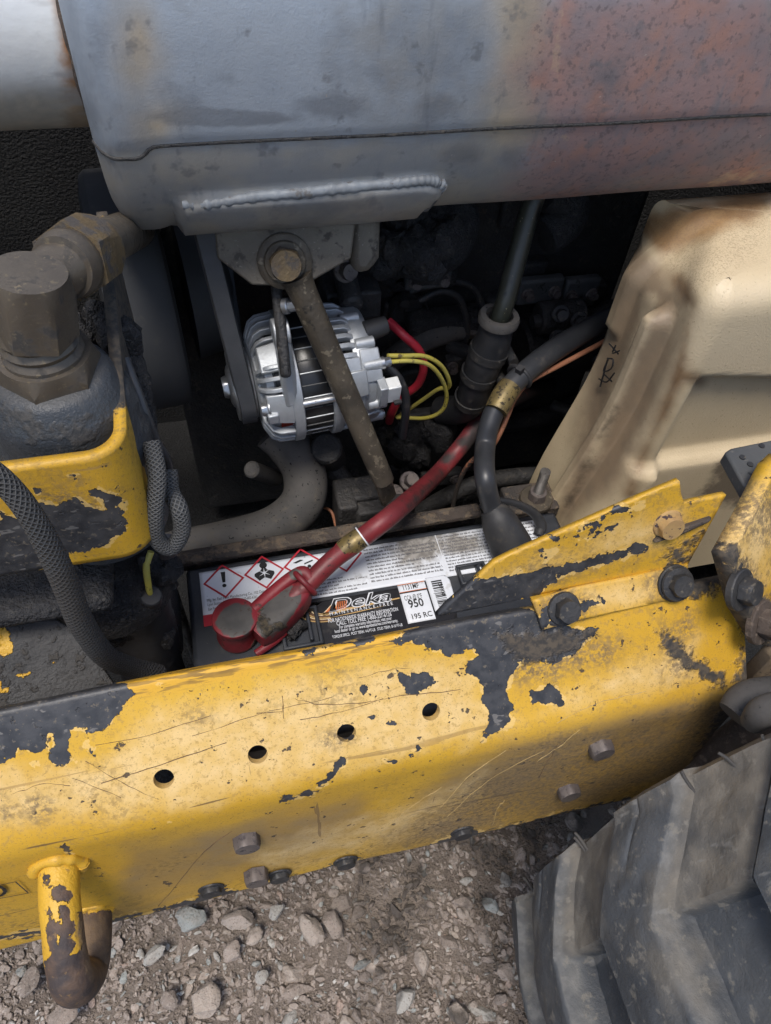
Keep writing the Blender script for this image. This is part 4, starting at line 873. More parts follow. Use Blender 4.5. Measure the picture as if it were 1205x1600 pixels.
# ------------------------------------------------------------------ muffler over the engine
muf = thing('muffler', (.3, .52, -.30), 'large grey blue steel muffler turning rusty red to the right', 'muffler')
MYc, MZc, Ma, Mb = .522, -.172, .092, .118
MX0 = P(158, 260, Y=.45).x; MX1 = .70
PATCH = [(280, 318), (300, 308), (400, 300), (520, 290), (660, 277), (692, 282), (690, 300), (660, 326), (640, 345), (600, 380), (300, 400), (278, 372)]
def msec(a):                                                    # 0 = towards the viewer, angle grows downward
    c, s_ = math.cos(a), math.sin(a); p = 2 / 2.5
    return -Ma * math.copysign(abs(c) ** p, c), -Mb * math.copysign(abs(s_) ** p, s_)
angs = np.linspace(-math.pi, math.pi, 201)[:-1]
seam_a = None
xs = np.concatenate([MX0 + np.array([.0, .0012, .004, .008, .012, .016, .020, .024]), np.arange(MX0 + .028, MX1, .0042)])
rows = []
for x in xs:
    e = x - MX0; k = 1 - .14 * max(0, 1 - e / .012) ** 2 if e < .012 else 1
    k2 = .012 * math.exp(-((e - .022) / .006) ** 2)              # rolled rim next to the end cap
    row = []
    for a in angs:
        dy, dz = msec(a); rr = k + k2 * 0.5 - (.035 * float(sstep(.026, .034, e)) - .035) * .3
        row.append([x, MYc + dy * rr, MZc + dz * rr])
    rows.append(row)
G = np.array(rows)
# lower shell sits 1.5 mm inside the upper one below the seam
pxg = project(G.reshape(-1, 3)).reshape(G.shape[0], G.shape[1], 2)
cen = np.stack([G[..., 0], np.full(G.shape[:2], MYc), np.full(G.shape[:2], MZc)], -1); nrm = G - cen; nrm /= np.linalg.norm(nrm, axis=-1, keepdims=True)
seam_y = np.interp(pxg[..., 0], [100, 145, 180, 215, 240, 600, 1205, 1400], [236, 237, 234, 226, 225, 212, 180, 170])
front = (angs[None, :] > -.9) & (angs[None, :] < 1.45)
below = sstep(-1.5, 2.0, pxg[..., 1] - seam_y) * front
lip = np.exp(-((pxg[..., 1] - seam_y + 2.0) / 2.2) ** 2) * front
low_all = np.maximum(below, (angs[None, :] >= 1.45) * (angs[None, :] < 2.6) * 1.0)
G += nrm * (-.0012 * low_all)[..., None]
ps = sdf(pxg.reshape(-1, 2), PATCH).reshape(pxg.shape[:2]); vis = (angs[None, :] > .1) & (angs[None, :] < 2.0)
G += nrm * (.0075 * sstep(-3, 6, ps) * vis)[..., None]
# fine dents
G += nrm * (.0003 * np.sin(23 * G[..., 0:1] * 1.7 + 9 * G[..., 2:3]) + .0002 * np.sin(41 * G[..., 0:1] + 50 * G[..., 2:3]))
mb = MB(); nA = len(angs); mb.add(G.reshape(-1, 3).tolist(), [(i * nA + k, i * nA + (k + 1) % nA, (i + 1) * nA + (k + 1) % nA, (i + 1) * nA + k) for i in range(len(xs) - 1) for k in range(nA)] + [tuple(range(nA)), tuple((len(xs) - 1) * nA + k for k in range(nA))[::-1]])
MM = dict(
    rust=[[(850, -40), (1400, -40), (1400, 400), (760, 400), (800, 290), (830, 200), (800, 120)]],
    tan=[[(780, -40), (860, -40), (900, 120), (860, 240), (740, 260), (745, 190), (770, 110)], ('e', 215, 60, 30, 80), ('e', 245, 195, 40, 30), [(150, 260), (260, 235), (420, 260), (260, 370), (180, 370)], [(280, 340), (600, 320), (900, 260), (900, 330), (300, 390)]],
    lower=[[(130, 236), (240, 226), (760, 205), (880, 300), (700, 360), (200, 390)]],
    dark=[('e', 258, 140, 17, 15), ('e', 290, 160, 30, 16), ('e', 190, 208, 14, 10), ('e', 350, 118, 12, 8), ('e', 155, 42, 5, 8), [(575, 115), (625, 105), (635, 135), (600, 145), (580, 135)], ('e', 520, 165, 60, 22), ('e', 680, 165, 40, 20), ('e', 350, 185, 120, 14), ('e', 145, 150, 16, 60), ('e', 720, 242, 40, 18), ('e', 800, 245, 30, 22), [(415, 318), (500, 305), (570, 312), (575, 330), (520, 345), (430, 340)], ('e', 960, 130, 30, 40)],
    streak=[('s', 3, [(874, 0), (868, 120)]), ('s', 4, [(1110, 290), (1140, 275), (1150, 275)]), ('s', 4, [(1160, 283), (1180, 270)]), ('s', 2.5, [(870, 218), (886, 214)])])
obj('shell', mb, 'muffler_steel', muf, smooth=50, masks=MM)
okm = ((nrm * G).sum(-1) < 0) & ((angs > -1.2) & (angs < 2))[None, :]
pf = pxg[okm]; gf = G[okm]; nf = nrm[okm]
def on_muf(x, y, lift=.0):                                      # shell point seen at a photo point (local linear fit)
    d = (pf[:, 0] - x) ** 2 + (pf[:, 1] - y) ** 2; k = np.argsort(d)[:14]
    A_ = np.stack([np.ones(14), pf[k, 0] - x, pf[k, 1] - y], 1); c_ = np.linalg.lstsq(A_, gf[k], rcond=None)[0][0]
    return Vector(c_ + nf[k[:4]].mean(0) * lift)
# overlapping edge of the upper shell along the seam
aa = np.linspace(0, 1.2, 2000); rat = np.array([(MYc + msec(q)[0]) / -(MZc + msec(q)[1]) for q in aa]); a_s = aa[np.argmin(np.abs(rat - 2.091))]
seam_pts = []
for i, x in enumerate(xs):
    if i % 3 and i > 8: continue
    aq = a_s + .045 * float(sstep(.034, .022, x - MX0))
    g = np.array([np.interp(aq, angs, G[i, :, c]) for c in range(3)]); nn = np.array([np.interp(aq, angs, nrm[i, :, c]) for c in range(3)]); seam_pts.append(g + nn * .0001)
m = MB(); m.tube(seam_pts, .0011, n=8, sub=2); obj('seam', m, 'engine_dark', muf)
def bead(pix, r, mat, name):
    m = MB(); pts = [on_muf(x, y, -.0016) for x, y in pix]
    m.tube(pts, [r * (random.uniform(.85, 1.1) if k % 2 else random.uniform(.68, .9)) for k in range(64)], n=12, sub=16); return obj(name, m, mat, muf)
bead([(286, 318), (330, 312), (400, 303), (470, 297), (540, 290), (610, 284), (660, 279), (684, 283), (690, 292)], .0040, 'weld_bead', 'weld_bead')
bead([(688, 292), (676, 306), (662, 318)], .0036, 'weld_patch', 'weld_bead')
# exhaust pipe into the muffler's left end
pipe = thing('exhaust_pipe', (-.2, .5, -.2), 'bright silver exhaust pipe rusting where it enters the muffler', 'exhaust pipe')
PYc, PR = .520, .062; rb = ray(60, 202); k_ = rb[1] / -rb[2]
# lower outline of the pipe is tangent to the ray through (60, 202)
ang_ = math.atan2(1, k_); PZc = -(PYc / k_) + PR / math.cos(ang_) 
m = MB(); m.lathe(V(MX0 + .02, PYc, PZc), V(-1, 0, 0), [(t, PR) for t in np.arange(0, .42, .006)], 72)
obj('pipe', m, 'pipe_silver', pipe, masks=dict(rust=[[(85, -40), (150, -40), (180, 260), (110, 260), (102, 140), (92, 60)]], low=[[(-200, 140), (200, 120), (200, 260), (-200, 260)]]))
m = MB(); m.tube([V(MX0 - .001, PYc + math.cos(t) * (PR + .001), PZc + math.sin(t) * (PR + .001)) for t in np.linspace(0, 2 * math.pi, 40)], [.0022 * random.uniform(.7, 1.3) for _ in range(60)], n=8, sub=3); obj('weld_bead', m, 'rust_bar_brown', pipe)

# ------------------------------------------------------------------ muffler bracket, bolt and support strut
br = thing('muffler_bracket', P(450, 400, Y=.465), 'brown steel bracket plate with one big flanged bolt under the muffler', 'bracket')
BY = .462; NBk = V(-.05, -.93, .36).normalized(); bp0 = P(445, 408, Y=BY)
pp = [PL(x, y, bp0, NBk) for x, y in ((330, 330), (336, 372), (340, 404), (366, 424), (394, 446), (440, 447), (487, 440), (520, 421), (549, 404), (556, 345), (556, 320))]
m = MB(); m.prism(pp, -NBk * .007); obj('plate', m, 'steel_bracket', br, bevel=.0015)
m = MB(); m.prism([PL(x, y, bp0 + V(0, .012, 0), NBk) for x, y in ((548, 320), (597, 320), (594, 405), (578, 428), (552, 428), (549, 404))], -NBk * .03); obj('lug', m, 'steel_bracket', br, bevel=.006)
m = MB(); m.lathe(bp0 - NBk * .001, NBk, [(0, .0195), (.003, .0195), (.0038, .0185), (.0042, .0150), (.0060, .0148), (.0068, .0140)], 36); obj('washer', m, 'strut_steel', br)
m = MB(); m.hexa(bp0 + NBk * .005, NBk, .0120, .011, up=V(.25, 0, 1)); obj('bolt_head', m, 'brass_fitting', br, smooth=30)
strut = thing('support_strut', P(605, 765, Y=.44), 'thin rusty brown support rod slanting down in front of the alternator', 'support rod')
s0, s1 = P(462, 430, Y=.458), P(600, 752, Y=.405); d_ = s1 - s0
m = MB(); m.tube([s0, s0 + d_ * .08, s0 + d_ * .5, s0 + d_ * .95, s1], [.0125, .0105, .0100, .0096, .0085], n=22, sub=10); obj('rod', m, 'strut_steel', strut)
m = MB(); e0, e1 = s0 + d_ * .95, P(606, 776, Y=.41); ax_, sd_, u_ = frame(e1 - e0); m.box((e0 + e1) / 2, ((e1 - e0).length + .012, .018, .006), e1 - e0, V(0, -.4, .9)); obj('flattened_end', m, 'strut_steel', strut, bevel=.0025)
# ------------------------------------------------------------------ alternator
AC = P(487, 580, Y=.49); AX = V(1, .07, .035).normalized(); AU = V(0, -.15, .99)
ax, asd, au = frame(AX, AU); 
if asd.y > 0: asd = -asd                                        # asd now points towards the viewer
alt = thing('alternator', AC - V(0, 0, .07), 'new silver alternator with cooling fins and black laminated core', 'alternator')
AR = .0635
def apt(t, ang, r):                                             # ang 0 = towards viewer, 90 = up
    a = math.radians(ang); return AC + ax * t + (asd * math.cos(a) + au * math.sin(a)) * r
def adir(ang): a = math.radians(ang); return asd * math.cos(a) + au * math.sin(a)
def alathe(prof, name, mat, n=56, sm=35): m = MB(); m.lathe(AC, ax, prof, n, up=au); return obj(name, m, mat, alt, smooth=sm)
alathe([(-.055, .030), (-.055, .047), (-.028, .053), (.012, .053), (.032, .050), (.032, .02)], 'rotor_core', 'stator_black')
for s_ in (-1, 1):                                              # copper end windings
    m = MB()
    for k in range(12):
        a = -58 + k * 5; m.tube([apt(s_ * .022 - .008, a, .0505), apt(s_ * .036 - .008, a + 3, .0530), apt(s_ * .041 - .008, a + 6, .0495)], .0022, n=6, sub=3)
    obj('copper_winding', m, 'copper', alt)
alathe([(-.0245, .050), (-.0245, .0598), (-.023, .0606), (.0075, .0606), (.009, .0598), (.009, .050)], 'stator', 'stator_black', 64)
for a in list(range(-60, 100, 11)):                              # weld ridges and a through bolt on the laminated core
    m = MB(); m.tube([apt(-.0235, a, .0607), apt(.008, a, .0607)], .0007, n=6, sub=2); obj('lamination_ridge', m, 'dark_plate' if a % 2 else 'alu', alt)
def ring_sector(a0, a1, t0, t1, r0, r1, name, mat, r0b=None, r1b=None, bev=.0012):
    m = MB(); n = max(3, int(abs(a1 - a0) / 4)); r0b = r0 if r0b is None else r0b; r1b = r1 if r1b is None else r1b
    vs = []
    for k in range(n + 1):
        a = a0 + (a1 - a0) * k / n; vs += [apt(t0, a, r0), apt(t0, a, r1), apt(t1, a, r1b), apt(t1, a, r0b)]
    fs = [(4 * k + i, 4 * k + (i + 1) % 4, 4 * k + 4 + (i + 1) % 4, 4 * k + 4 + i) for k in range(n) for i in range(4)] + [(0, 1, 2, 3), (4 * n + 3, 4 * n + 2, 4 * n + 1, 4 * n)]
    m.add(vs, fs); return obj(name, m, mat, alt, bevel=bev)
# drive-end housing: rim, nose, fins, solid bands
alathe([(-.0365, .0535), (-.0365, .0640), (-.0350, .0650), (-.0255, .0650), (-.0245, .0635), (-.0245, .0535), (-.0365, .0535)], 'front_rim', 'alu', 64)
alathe([(-.0700, .016), (-.0705, .036), (-.0680, .041), (-.0640, .043), (-.0640, .020)], 'front_nose', 'alu', 56)
def fin(a, name='fin', t0=-.0365, mat='alu', w=.0042):
    prof = [(t0, .0535), (t0, .0640), (-.054, .0630), (-.0625, .0585), (-.0690, .0470), (-.0695, .034), (-.0655, .034), (-.0650, .046), (-.0590, .0530), (-.052, .0560), (t0 - .002, .0560)]
    d = adir(a); tn = (-asd * math.sin(math.radians(a)) + au * math.cos(math.radians(a)))
    m = MB(); m.prism([AC + ax * t + d * r - tn * w / 2 for t, r in prof], tn * w); return obj(name, m, mat, alt, bevel=.0007)
for a in list(range(-78, 2, 10)) + list(range(40, 62, 10)) + list(range(86, 270, 12)): fin(a)
ring_sector(56, 82, -.0640, -.0360, .050, .0585, 'housing_band', 'alu', r1b=.0645)
alathe([(-.064, .020), (-.066, .042), (-.0600, .0505), (-.0520, .0520), (-.0500, .0510), (-.050, .030)], 'inner_cone', 'alu', 48)
ring_sector(6, 36, -.0640, -.0360, .050, .0585, 'housing_band', 'alu', r1b=.0645)
ring_sector(-96, -84, -.0640, -.0360, .050, .0585, 'housing_band', 'alu', r1b=.0645)
# mounting ear with the slotted adjusting link
m = MB(); e0 = apt(-.0375, 30, .058); e1 = apt(-.0375, 74, .092); dd = (e1 - e0)
m.box((e0 + e1) / 2, (dd.length + .016, .014, .017), dd, ax); obj('mounting_ear', m, 'alu', alt, bevel=.004)
m = MB(); c = apt(-.0375, 76, .090); m.cyl(c - ax * .0085, c + ax * .0085, .0125, n=24, ch=.001); obj('ear_boss', m, 'alu', alt)
bolt(alt, apt(-.062, 22, .0545), -ax, .0065, .008, 'zinc', flange=.008)
m = MB(); c = apt(-.060, 14, .058); m.box(c, (.012, .009, .012), ax, au); obj('boss', m, 'alu', alt, bevel=.001)
for a in (24, -88, 150):
    m = MB(); m.cyl(apt(-.026, a, .0628), apt(.012, a, .0628), .0036, n=14); obj('through_bolt', m, 'zinc', alt)
# slip-ring-end housing
alathe([(.0085, .0535), (.0085, .0630), (.0100, .0650), (.0190, .0650), (.0205, .0640), (.0205, .0535), (.0085, .0535)], 'rear_rim', 'alu', 64)
for a in list(range(-88, -14, 11)) + list(range(58, 96, 9)) + list(range(110, 265, 16)):
    prof = [(.019, .0535), (.019, .0640), (.036, .0630), (.044, .0585), (.044, .048), (.034, .0545)]
    d = adir(a); tn = (-asd * math.sin(math.radians(a)) + au * math.cos(math.radians(a))); m = MB()
    m.prism([AC + ax * t + d * r - tn * .0025 for t, r in prof], tn * .0050); obj('fin', m, 'alu', alt, bevel=.0007)
ring_sector(-12, 56, .0195, .0460, .050, .0640, 'housing_band', 'alu', r1b=.0600)
ring_sector(20, 44, .030, .050, .050, .0660, 'housing_band', 'alu', r1b=.0630)
alathe([(.040, .020), (.040, .0570), (.046, .0585), (.058, .0575), (.064, .0540), (.0665, .0440), (.0665, .010)], 'rear_cover', 'alu', 48)
ring_sector(-50, -10, .046, .066, .040, .0605, 'cover_step', 'alu', r1b=.0580)
ring_sector(30, 62, .046, .069, .040, .0600, 'cover_step', 'alu', r1b=.0585)
for a, t in ((68, .058), (46, .062), (2, .064), (-34, .066), (-70, .062), (100, .05)):
    m = MB(); m.cyl(apt(t - .014, a, .0555), apt(t + .008, a, .0555), .0058, n=18, ch=.0008); obj('boss', m, 'alu', alt)
bolt(alt, apt(.072, -34, .0555), ax, .0048, .004, 'zinc'); bolt(alt, apt(.071, 46, .0555), ax, .0048, .006, 'zinc', washer=.006)
m = MB(); c = apt(.066, 18, .058); m.box(c, (.010, .016, .026), ax, au); obj('socket', m, 'alu', alt, bevel=.001)
m = MB(); c = apt(.078, 18, .058); m.box(c, (.017, .014, .022), ax, au); co = obj('connector', m, 'pipe_silver', alt, bevel=.001, masks=dict(rust=[], low=[]))
m = MB(); c = apt(.082, 9, .0665); m.box(c, (.009, .004, .003), ax, au); obj('latch', m, 'ink_black', co)
m = MB(); m.cyl(apt(.060, 84, .048), apt(.088, 88, .050), .011, .009, n=18, ch=.001); obj('terminal_cap', m, 'rubber_dark', alt)
m = MB(); c = apt(-.006, -38, .0612)                             # white sticker on the core
vs = []
for k in range(5):
    a = -55 + 31 * k / 4; vs += [apt(-.0155, a, .0613), apt(.0035, a, .0613)]
m.add(vs, [(2 * k, 2 * k + 1, 2 * k + 3, 2 * k + 2) for k in range(4)]); lab = obj('sticker', m, 'label_white', alt, masks=dict(soot=[]))
cu_ = bpy.data.curves.new('t', 'FONT'); cu_.body = '2GN3'; cu_.resolution_u = 2; to_ = bpy.data.objects.new('t', cu_); COL.objects.link(to_)
tm = bpy.data.meshes.new_from_object(to_.evaluated_get(bpy.context.evaluated_depsgraph_get())); bpy.data.objects.remove(to_)
m = MB(); vt = np.array([q.co[:] for q in tm.vertices]); wv = vt[:, 0].max()
m.add([apt(-.0105 + .0065 * v[1] / .7, -33 - 16 * v[0] / wv, .0618) for v in vt], [tuple(p.vertices) for p in tm.polygons]); obj('sticker_text', m, 'ink_black', lab, recalc=False)
# ears at the bottom
m = MB(); m.box(apt(-.040, -96, .072), (.016, .02, .022), ax, au); m2 = MB(); m2.box(apt(.018, -100, .070), (.02, .02, .016), ax, au)
obj('lower_ear', m, 'alu', alt, bevel=.003); obj('lower_ear', m2, 'alu', alt, bevel=.003)
# pulley
alathe([(-.098, .010), (-.099, .016), (-.097, .020), (-.0945, .022), (-.0945, .034), (-.0925, .035), (-.0865, .0265), (-.0795, .0265), (-.0735, .035), (-.0715, .034), (-.0715, .010)], 'pulley', 'zinc', 48)
m = MB(); m.hexa(AC - ax * .097, -ax, .0115, .008); obj('pulley_nut', m, 'zinc', alt, smooth=30)
AS = .87; AX_S = .74                                                          # the unit is a compact one
for o_ in alt.children_recursive:
    n_v = len(o_.data.vertices); co_ = np.empty(n_v * 3); o_.data.vertices.foreach_get('co', co_); co_ = co_.reshape(-1, 3); c0 = np.array(AC) + np.array([0, 0, H])
    dl_ = co_ - c0; t_ = dl_ @ np.array(ax); rad_ = dl_ - np.outer(t_, np.array(ax)); o_.data.vertices.foreach_set('co', (c0 + rad_ * AS + np.outer(t_ * AX_S, np.array(ax))).ravel()); o_.data.update()
# adjusting link (flat slotted arm)
lk = thing('adjusting_link', apt(-.02, 60, .10), 'black adjusting arm standing in front of the alternator', 'bracket')
l0, l1 = P(432, 446, Y=.470), P(446, 580, Y=.432); m = MB(); dd = l1 - l0; m.box((l0 + l1) / 2, (dd.length + .01, .008, .0085), dd, ax); obj('arm', m, 'engine_dark', lk, bevel=.003)
bolt(lk, P(448, 478, Y=.456), V(.8, -.4, .3), .0046, .005, 'zinc', washer=.006)
# belt
belt = thing('drive_belt', AC - ax * .083, 'flat grey rubber drive belt running down over the alternator pulley', 'belt')
bc = AC - ax * .083 * AX_S; bw = .0150; brd = .0335 * AS
topc = P(318, 330, Y=.60); topc = bc + V(-.012, .10, .30)          # upper pulley, hidden behind the muffler
path = []
for t in np.linspace(118, -120, 40):
    path.append(bc + (asd * math.cos(math.radians(t * 1.0)) + au * math.sin(math.radians(t))) * brd)
ft = P(322, 372, Y=.475); path = [ft + (ft - path[16]) * .6, ft] + path[17:]
path = path + [path[-1] + V(0, .11, .10), path[-1] + V(0, .16, .30)]
def ribbon(pts, w, th, side):
    m = MB(); n = len(pts); vs = []
    for i in range(n):
        t = (Vector(pts[min(i + 1, n - 1)]) - Vector(pts[max(i - 1, 0)])).normalized(); nn = t.cross(side).normalized(); p = Vector(pts[i])
        vs += [p - side * w / 2 - nn * th / 2, p + side * w / 2 - nn * th / 2, p + side * w / 2 * .8 + nn * th / 2, p - side * w / 2 * .8 + nn * th / 2]
    m.add(vs, [(4 * k + i, 4 * k + (i + 1) % 4, 4 * k + 4 + (i + 1) % 4, 4 * k + 4 + i) for k in range(n - 1) for i in range(4)] + [(0, 1, 2, 3), (4 * n - 1, 4 * n - 2, 4 * n - 3, 4 * n - 4)]); return m
obj('belt', ribbon(path, bw, .009, ax), 'belt_rubber', belt)
# big dark drum behind the belt
dr = thing('fan_drum', P(240, 500, Y=.52), 'large dark grey drum shaped fan shroud left of the belt', 'fan shroud')
d0 = P(235, 490, Y=.58); m = MB(); m.lathe(d0 - V(.034, 0, -.02), V(1, .10, .0), [(0, .085), (.003, .098), (.008, .102), (.046, .102), (.052, .098), (.055, .085)], 72); obj('drum', m, 'drum_grey', dr)
m = MB(); m.lathe(d0 + V(.034, 0, .02), V(1, .10, 0), [(0, .06), (.03, .055), (.04, .02)], 40); obj('hub', m, 'drum_grey', dr)

# ------------------------------------------------------------------ wires at the alternator
def wire(name, pts, r, mat, label, cat='wire', n=10, sub=8, masks=None, group=None):
    m = MB(); m.tube(pts, r, n=n, sub=sub); o = obj(name, m, mat, masks=masks); return tag(o, label, cat, group)
wire('alternator_wire', [P(607, 502, Y=.52), P(632, 525, Y=.505), P(655, 548, Y=.50), P(662, 575, Y=.50), P(652, 602, Y=.505), P(625, 622, Y=.51), P(612, 645, Y=.515), P(608, 658, Y=.53)], [.0042, .0042, .0040, .0040, .0040, .0042, .0044, .0044], 'wire_red', 'thick red wire bending beside the alternator connector', 'wire')
wire('alternator_wire', [P(606, 556, Y=.468), P(630, 556, Y=.47), P(665, 557, Y=.475), P(690, 572, Y=.48), P(702, 595, Y=.485), P(700, 606, Y=.49), P(685, 608, Y=.495), P(660, 625, Y=.505), P(620, 652, Y=.52)], .0020, 'wire_yellow', 'upper yellow wire looping back to the alternator', 'wire')
wire('alternator_wire', [P(606, 566, Y=.466), P(640, 564, Y=.468), P(670, 570, Y=.472), P(690, 592, Y=.478), P(698, 620, Y=.485), P(690, 642, Y=.49), P(665, 653, Y=.50), P(620, 652, Y=.515)], .0020, 'wire_yellow', 'lower yellow wire making the widest loop beside the alternator', 'wire')
wire('alternator_wire', [P(604, 572, Y=.468), P(622, 590, Y=.465), P(633, 615, Y=.465), P(634, 645, Y=.468), P(629, 682, Y=.475)], .0040, 'cable_black', 'short black wire hanging from the alternator connector', 'wire')
wire('alternator_wire', [P(593, 600, Y=.49), P(598, 616, Y=.50), P(612, 618, Y=.51), P(624, 612, Y=.52)], .0018, 'cable_black', 'thin black wire curling behind the alternator', 'wire')

# ------------------------------------------------------------------ lower radiator hose
rh = thing('radiator_hose', P(400, 840, Y=.45), 'fat dusty grey rubber hose bending below the alternator', 'hose')
m = MB(); m.tube([P(425, 672, Y=.50), P(450, 695, Y=.49), P(475, 735, Y=.475), P(472, 785, Y=.455), P(430, 822, Y=.445), P(360, 842, Y=.44), P(290, 855, Y=.435), P(225, 868, Y=.43), P(150, 880, Y=.43)], [.0205, .0210, .0215, .0215, .0210, .0195, .0180, .0175, .0175], n=28, sub=10); obj('hose', m, 'rubber_hose', rh)
sb = thing('rubber_stub', P(405, 740, Y=.50), 'small grey rubber stub poking out left of the radiator hose', 'plug')
m = MB(); m.cyl(P(432, 748, Y=.51), P(392, 733, Y=.485), .0085, n=18, ch=.002); obj('stub', m, 'rubber_hose', sb)

# ------------------------------------------------------------------ filler tube, hose and clamps at the right
ft_ = thing('dipstick_tube', P(778, 505, Y=.50), 'shiny olive black tube dropping from the muffler into a clamped hose', 'tube')
m = MB(); m.tube([P(838, 300, Y=.545), P(822, 350, Y=.535), P(806, 410, Y=.52), P(790, 470, Y=.505), P(776, 510, Y=.50)], .0088, n=18, sub=8); obj('tube', m, 'olive_tube', ft_)
fh = thing('clamped_hose', P(735, 640, Y=.51), 'short black rubber hose with two clamps under the olive tube', 'hose')
hp = [P(779, 500, Y=.50), P(771, 530, Y=.50), P(757, 565, Y=.50), P(744, 600, Y=.502), P(735, 628, Y=.508), P(716, 640, Y=.522), P(690, 640, Y=.54)]
m = MB(); m.tube(hp, [.0150, .0165, .0175, .0160, .0158, .0155, .0150], n=22, sub=8); obj('hose', m, 'rubber_dark', fh)
m = MB(); dd = (hp[0] - hp[1]).normalized(); m.lathe(hp[0] - dd * .002, dd, [(0, .0125), (0, .0185), (.005, .0190), (.008, .0175), (.008, .0125), (0, .0125)], 32); obj('collar', m, 'rubber_hose', fh)
def clamp(c, d, r):
    d = Vector(d).normalized(); m = MB(); m.lathe(c - d * .004, d, [(0, r - .001), (0, r + .0005), (.008, r + .0005), (.008, r - .001), (0, r - .001)], 36); k = obj('clamp', m, 'bolt_dark', fh)
    a, s_, u = frame(d)
    if s_.x < 0: s_ = -s_
    q = c + s_ * (r + .003) - V(0, .006, 0); m = MB(); m.cyl(q - u * .009, q + u * .009, .0048, n=14); m.hexa(q + u * .009, u, .0055, .004); obj('clamp_screw', m, 'bolt_dark', k)
clamp(P(748, 585, Y=.50), hp[2] - hp[3], .0172); clamp(P(736, 622, Y=.506), hp[3] - hp[4], .0166); clamp(P(763, 550, Y=.50), hp[1] - hp[2], .0182)

# ------------------------------------------------------------------ battery
ZB_ = -.550
bat = thing('battery', (.11, .29, -.79), 'black car battery with white warning label and red cable boot', 'battery')
bx0, bx1, by0, by1 = P(291, 905, Z=ZB_).x, P(868, 800, Z=ZB_).x, .210, .3835
m = MB(); m.box(((bx0 + bx1) / 2, (by0 + by1) / 2, ZB_ - .118), (bx1 - bx0, by1 - by0, .236)); obj('case', m, 'battery_case', bat, bevel=.004)
bq = lambda x, y: P(x, y, Z=ZB_)
for (c_, w_, d_) in (((bq(470, 985)), .030, .034), ((bq(738, 900)), .024, .018)):             # moulded handle wells beside the label
    m = MB(); c_ = Vector(c_)
    for (ox, oy, sx_, sy_) in ((-w_ / 2, 0, .003, d_), (w_ / 2, 0, .003, d_), (0, d_ / 2, w_ + .003, .003), (0, -d_ / 2, w_ + .003, .003), (w_ * .25, 0, .003, d_ * .8)):
        m.box((c_.x + ox, c_.y + oy, ZB_ + .003), (sx_, sy_, .007))
    obj('handle_well', m, 'battery_case', bat, bevel=.001)
m = MB(); m.blob(bq(458, 985) + V(0, 0, .006), .009, 10, .35, (1, 1, .8)); obj('caked_oil', m, 'greasy_black', bat)
LZ = ZB_ + .0006
lq = lambda x, y, d=0: P(x, y, Z=LZ + d)
x_l, y_b, x_r = lq(311, 895).x, lq(311, 895).y, lq(829, 798).x; y_f = lq(476, 940).y
def rect_label(name, pts, mat, step=.004, masks=None, z=LZ, parent=None): return sheet(name, [(p[0], p[1], z) for p in pts], mat, parent or bat, step, .0004, masks=masks)
wl = rect_label('warning_label', [(x_l, y_f + .002), (x_r - .004, y_f), (x_r + .004, y_f + .012), (x_r + .004, y_b - .012), (x_r, y_b), (x_l, y_b)], 'label_white', masks=dict(soot=[('e', 643, 862, 34, 30), ('e', 655, 850, 50, 34), ('e', 450, 925, 14, 10), ('e', 720, 850, 40, 20), ('e', 566, 905, 12, 8)]))
dl = rect_label('brand_label', [(lq(487, 941).x, lq(487, 941).y - .0004), (lq(487, 941).x, lq(520, 1004).y - .012), (lq(700, 930).x, lq(520, 1004).y - .012), (lq(700, 895).x, lq(487, 941).y - .0004)], 'label_black', z=LZ - .0001)
# printing
def flat(name, polys, mat, z, parent):
    m = MB()
    for p in polys: m.add([(x, y, z) for x, y in p], [tuple(range(len(p)))])
    o = obj(name, m, mat, parent, recalc=False); return o
def txt(body, pl, pr, hpx, mat, parent, name, z, shear=0, bold=0, rot=None):
    cu = bpy.data.curves.new('t', 'FONT'); cu.body = body; cu.shear = shear; cu.offset = bold; cu.resolution_u = 3
    to = bpy.data.objects.new('t', cu); COL.objects.link(to)
    ev = to.evaluated_get(bpy.context.evaluated_depsgraph_get()); me = bpy.data.meshes.new_from_object(ev); bpy.data.objects.remove(to)
    v = np.array([q.co[:] for q in me.vertices]); a, b = lq(*pl), lq(*pr); wd = (b - a).length if rot is None else (b - a).length
    x0_, x1_ = v[:, 0].min(), v[:, 0].max(); sxx = wd / (x1_ - x0_)
    if hpx is None: syy = sxx
    else:
        y0_ = lq(pl[0], pl[1]).y; syy = abs(lq(pl[0], pl[1] - hpx).y - y0_) / .70
    w_ = v.copy(); w_[:, 0] = (v[:, 0] - x0_) * sxx; w_[:, 1] = v[:, 1] * syy
    if rot is None: yv = (a.y + b.y) / 2; w_[:, 0] += a.x; w_[:, 1] += yv
    else:
        c_, s_ = math.cos(rot), math.sin(rot); w_[:, :2] = w_[:, :2] @ np.array([[c_, s_], [-s_, c_]]) + np.array([a.x, a.y])
    w_[:, 2] = z + H; me.vertices.foreach_set('co', w_.ravel()); me.materials.clear(); me.materials.append(MATS[mat]); me.update()
    o = bpy.data.objects.new(name, me); COL.objects.link(o); attach(o, parent); return o
Z1, Z2, Z3 = LZ + .0004, LZ + .0007, LZ + .0010
def sub_attach(o, parent): o.parent = parent; return o
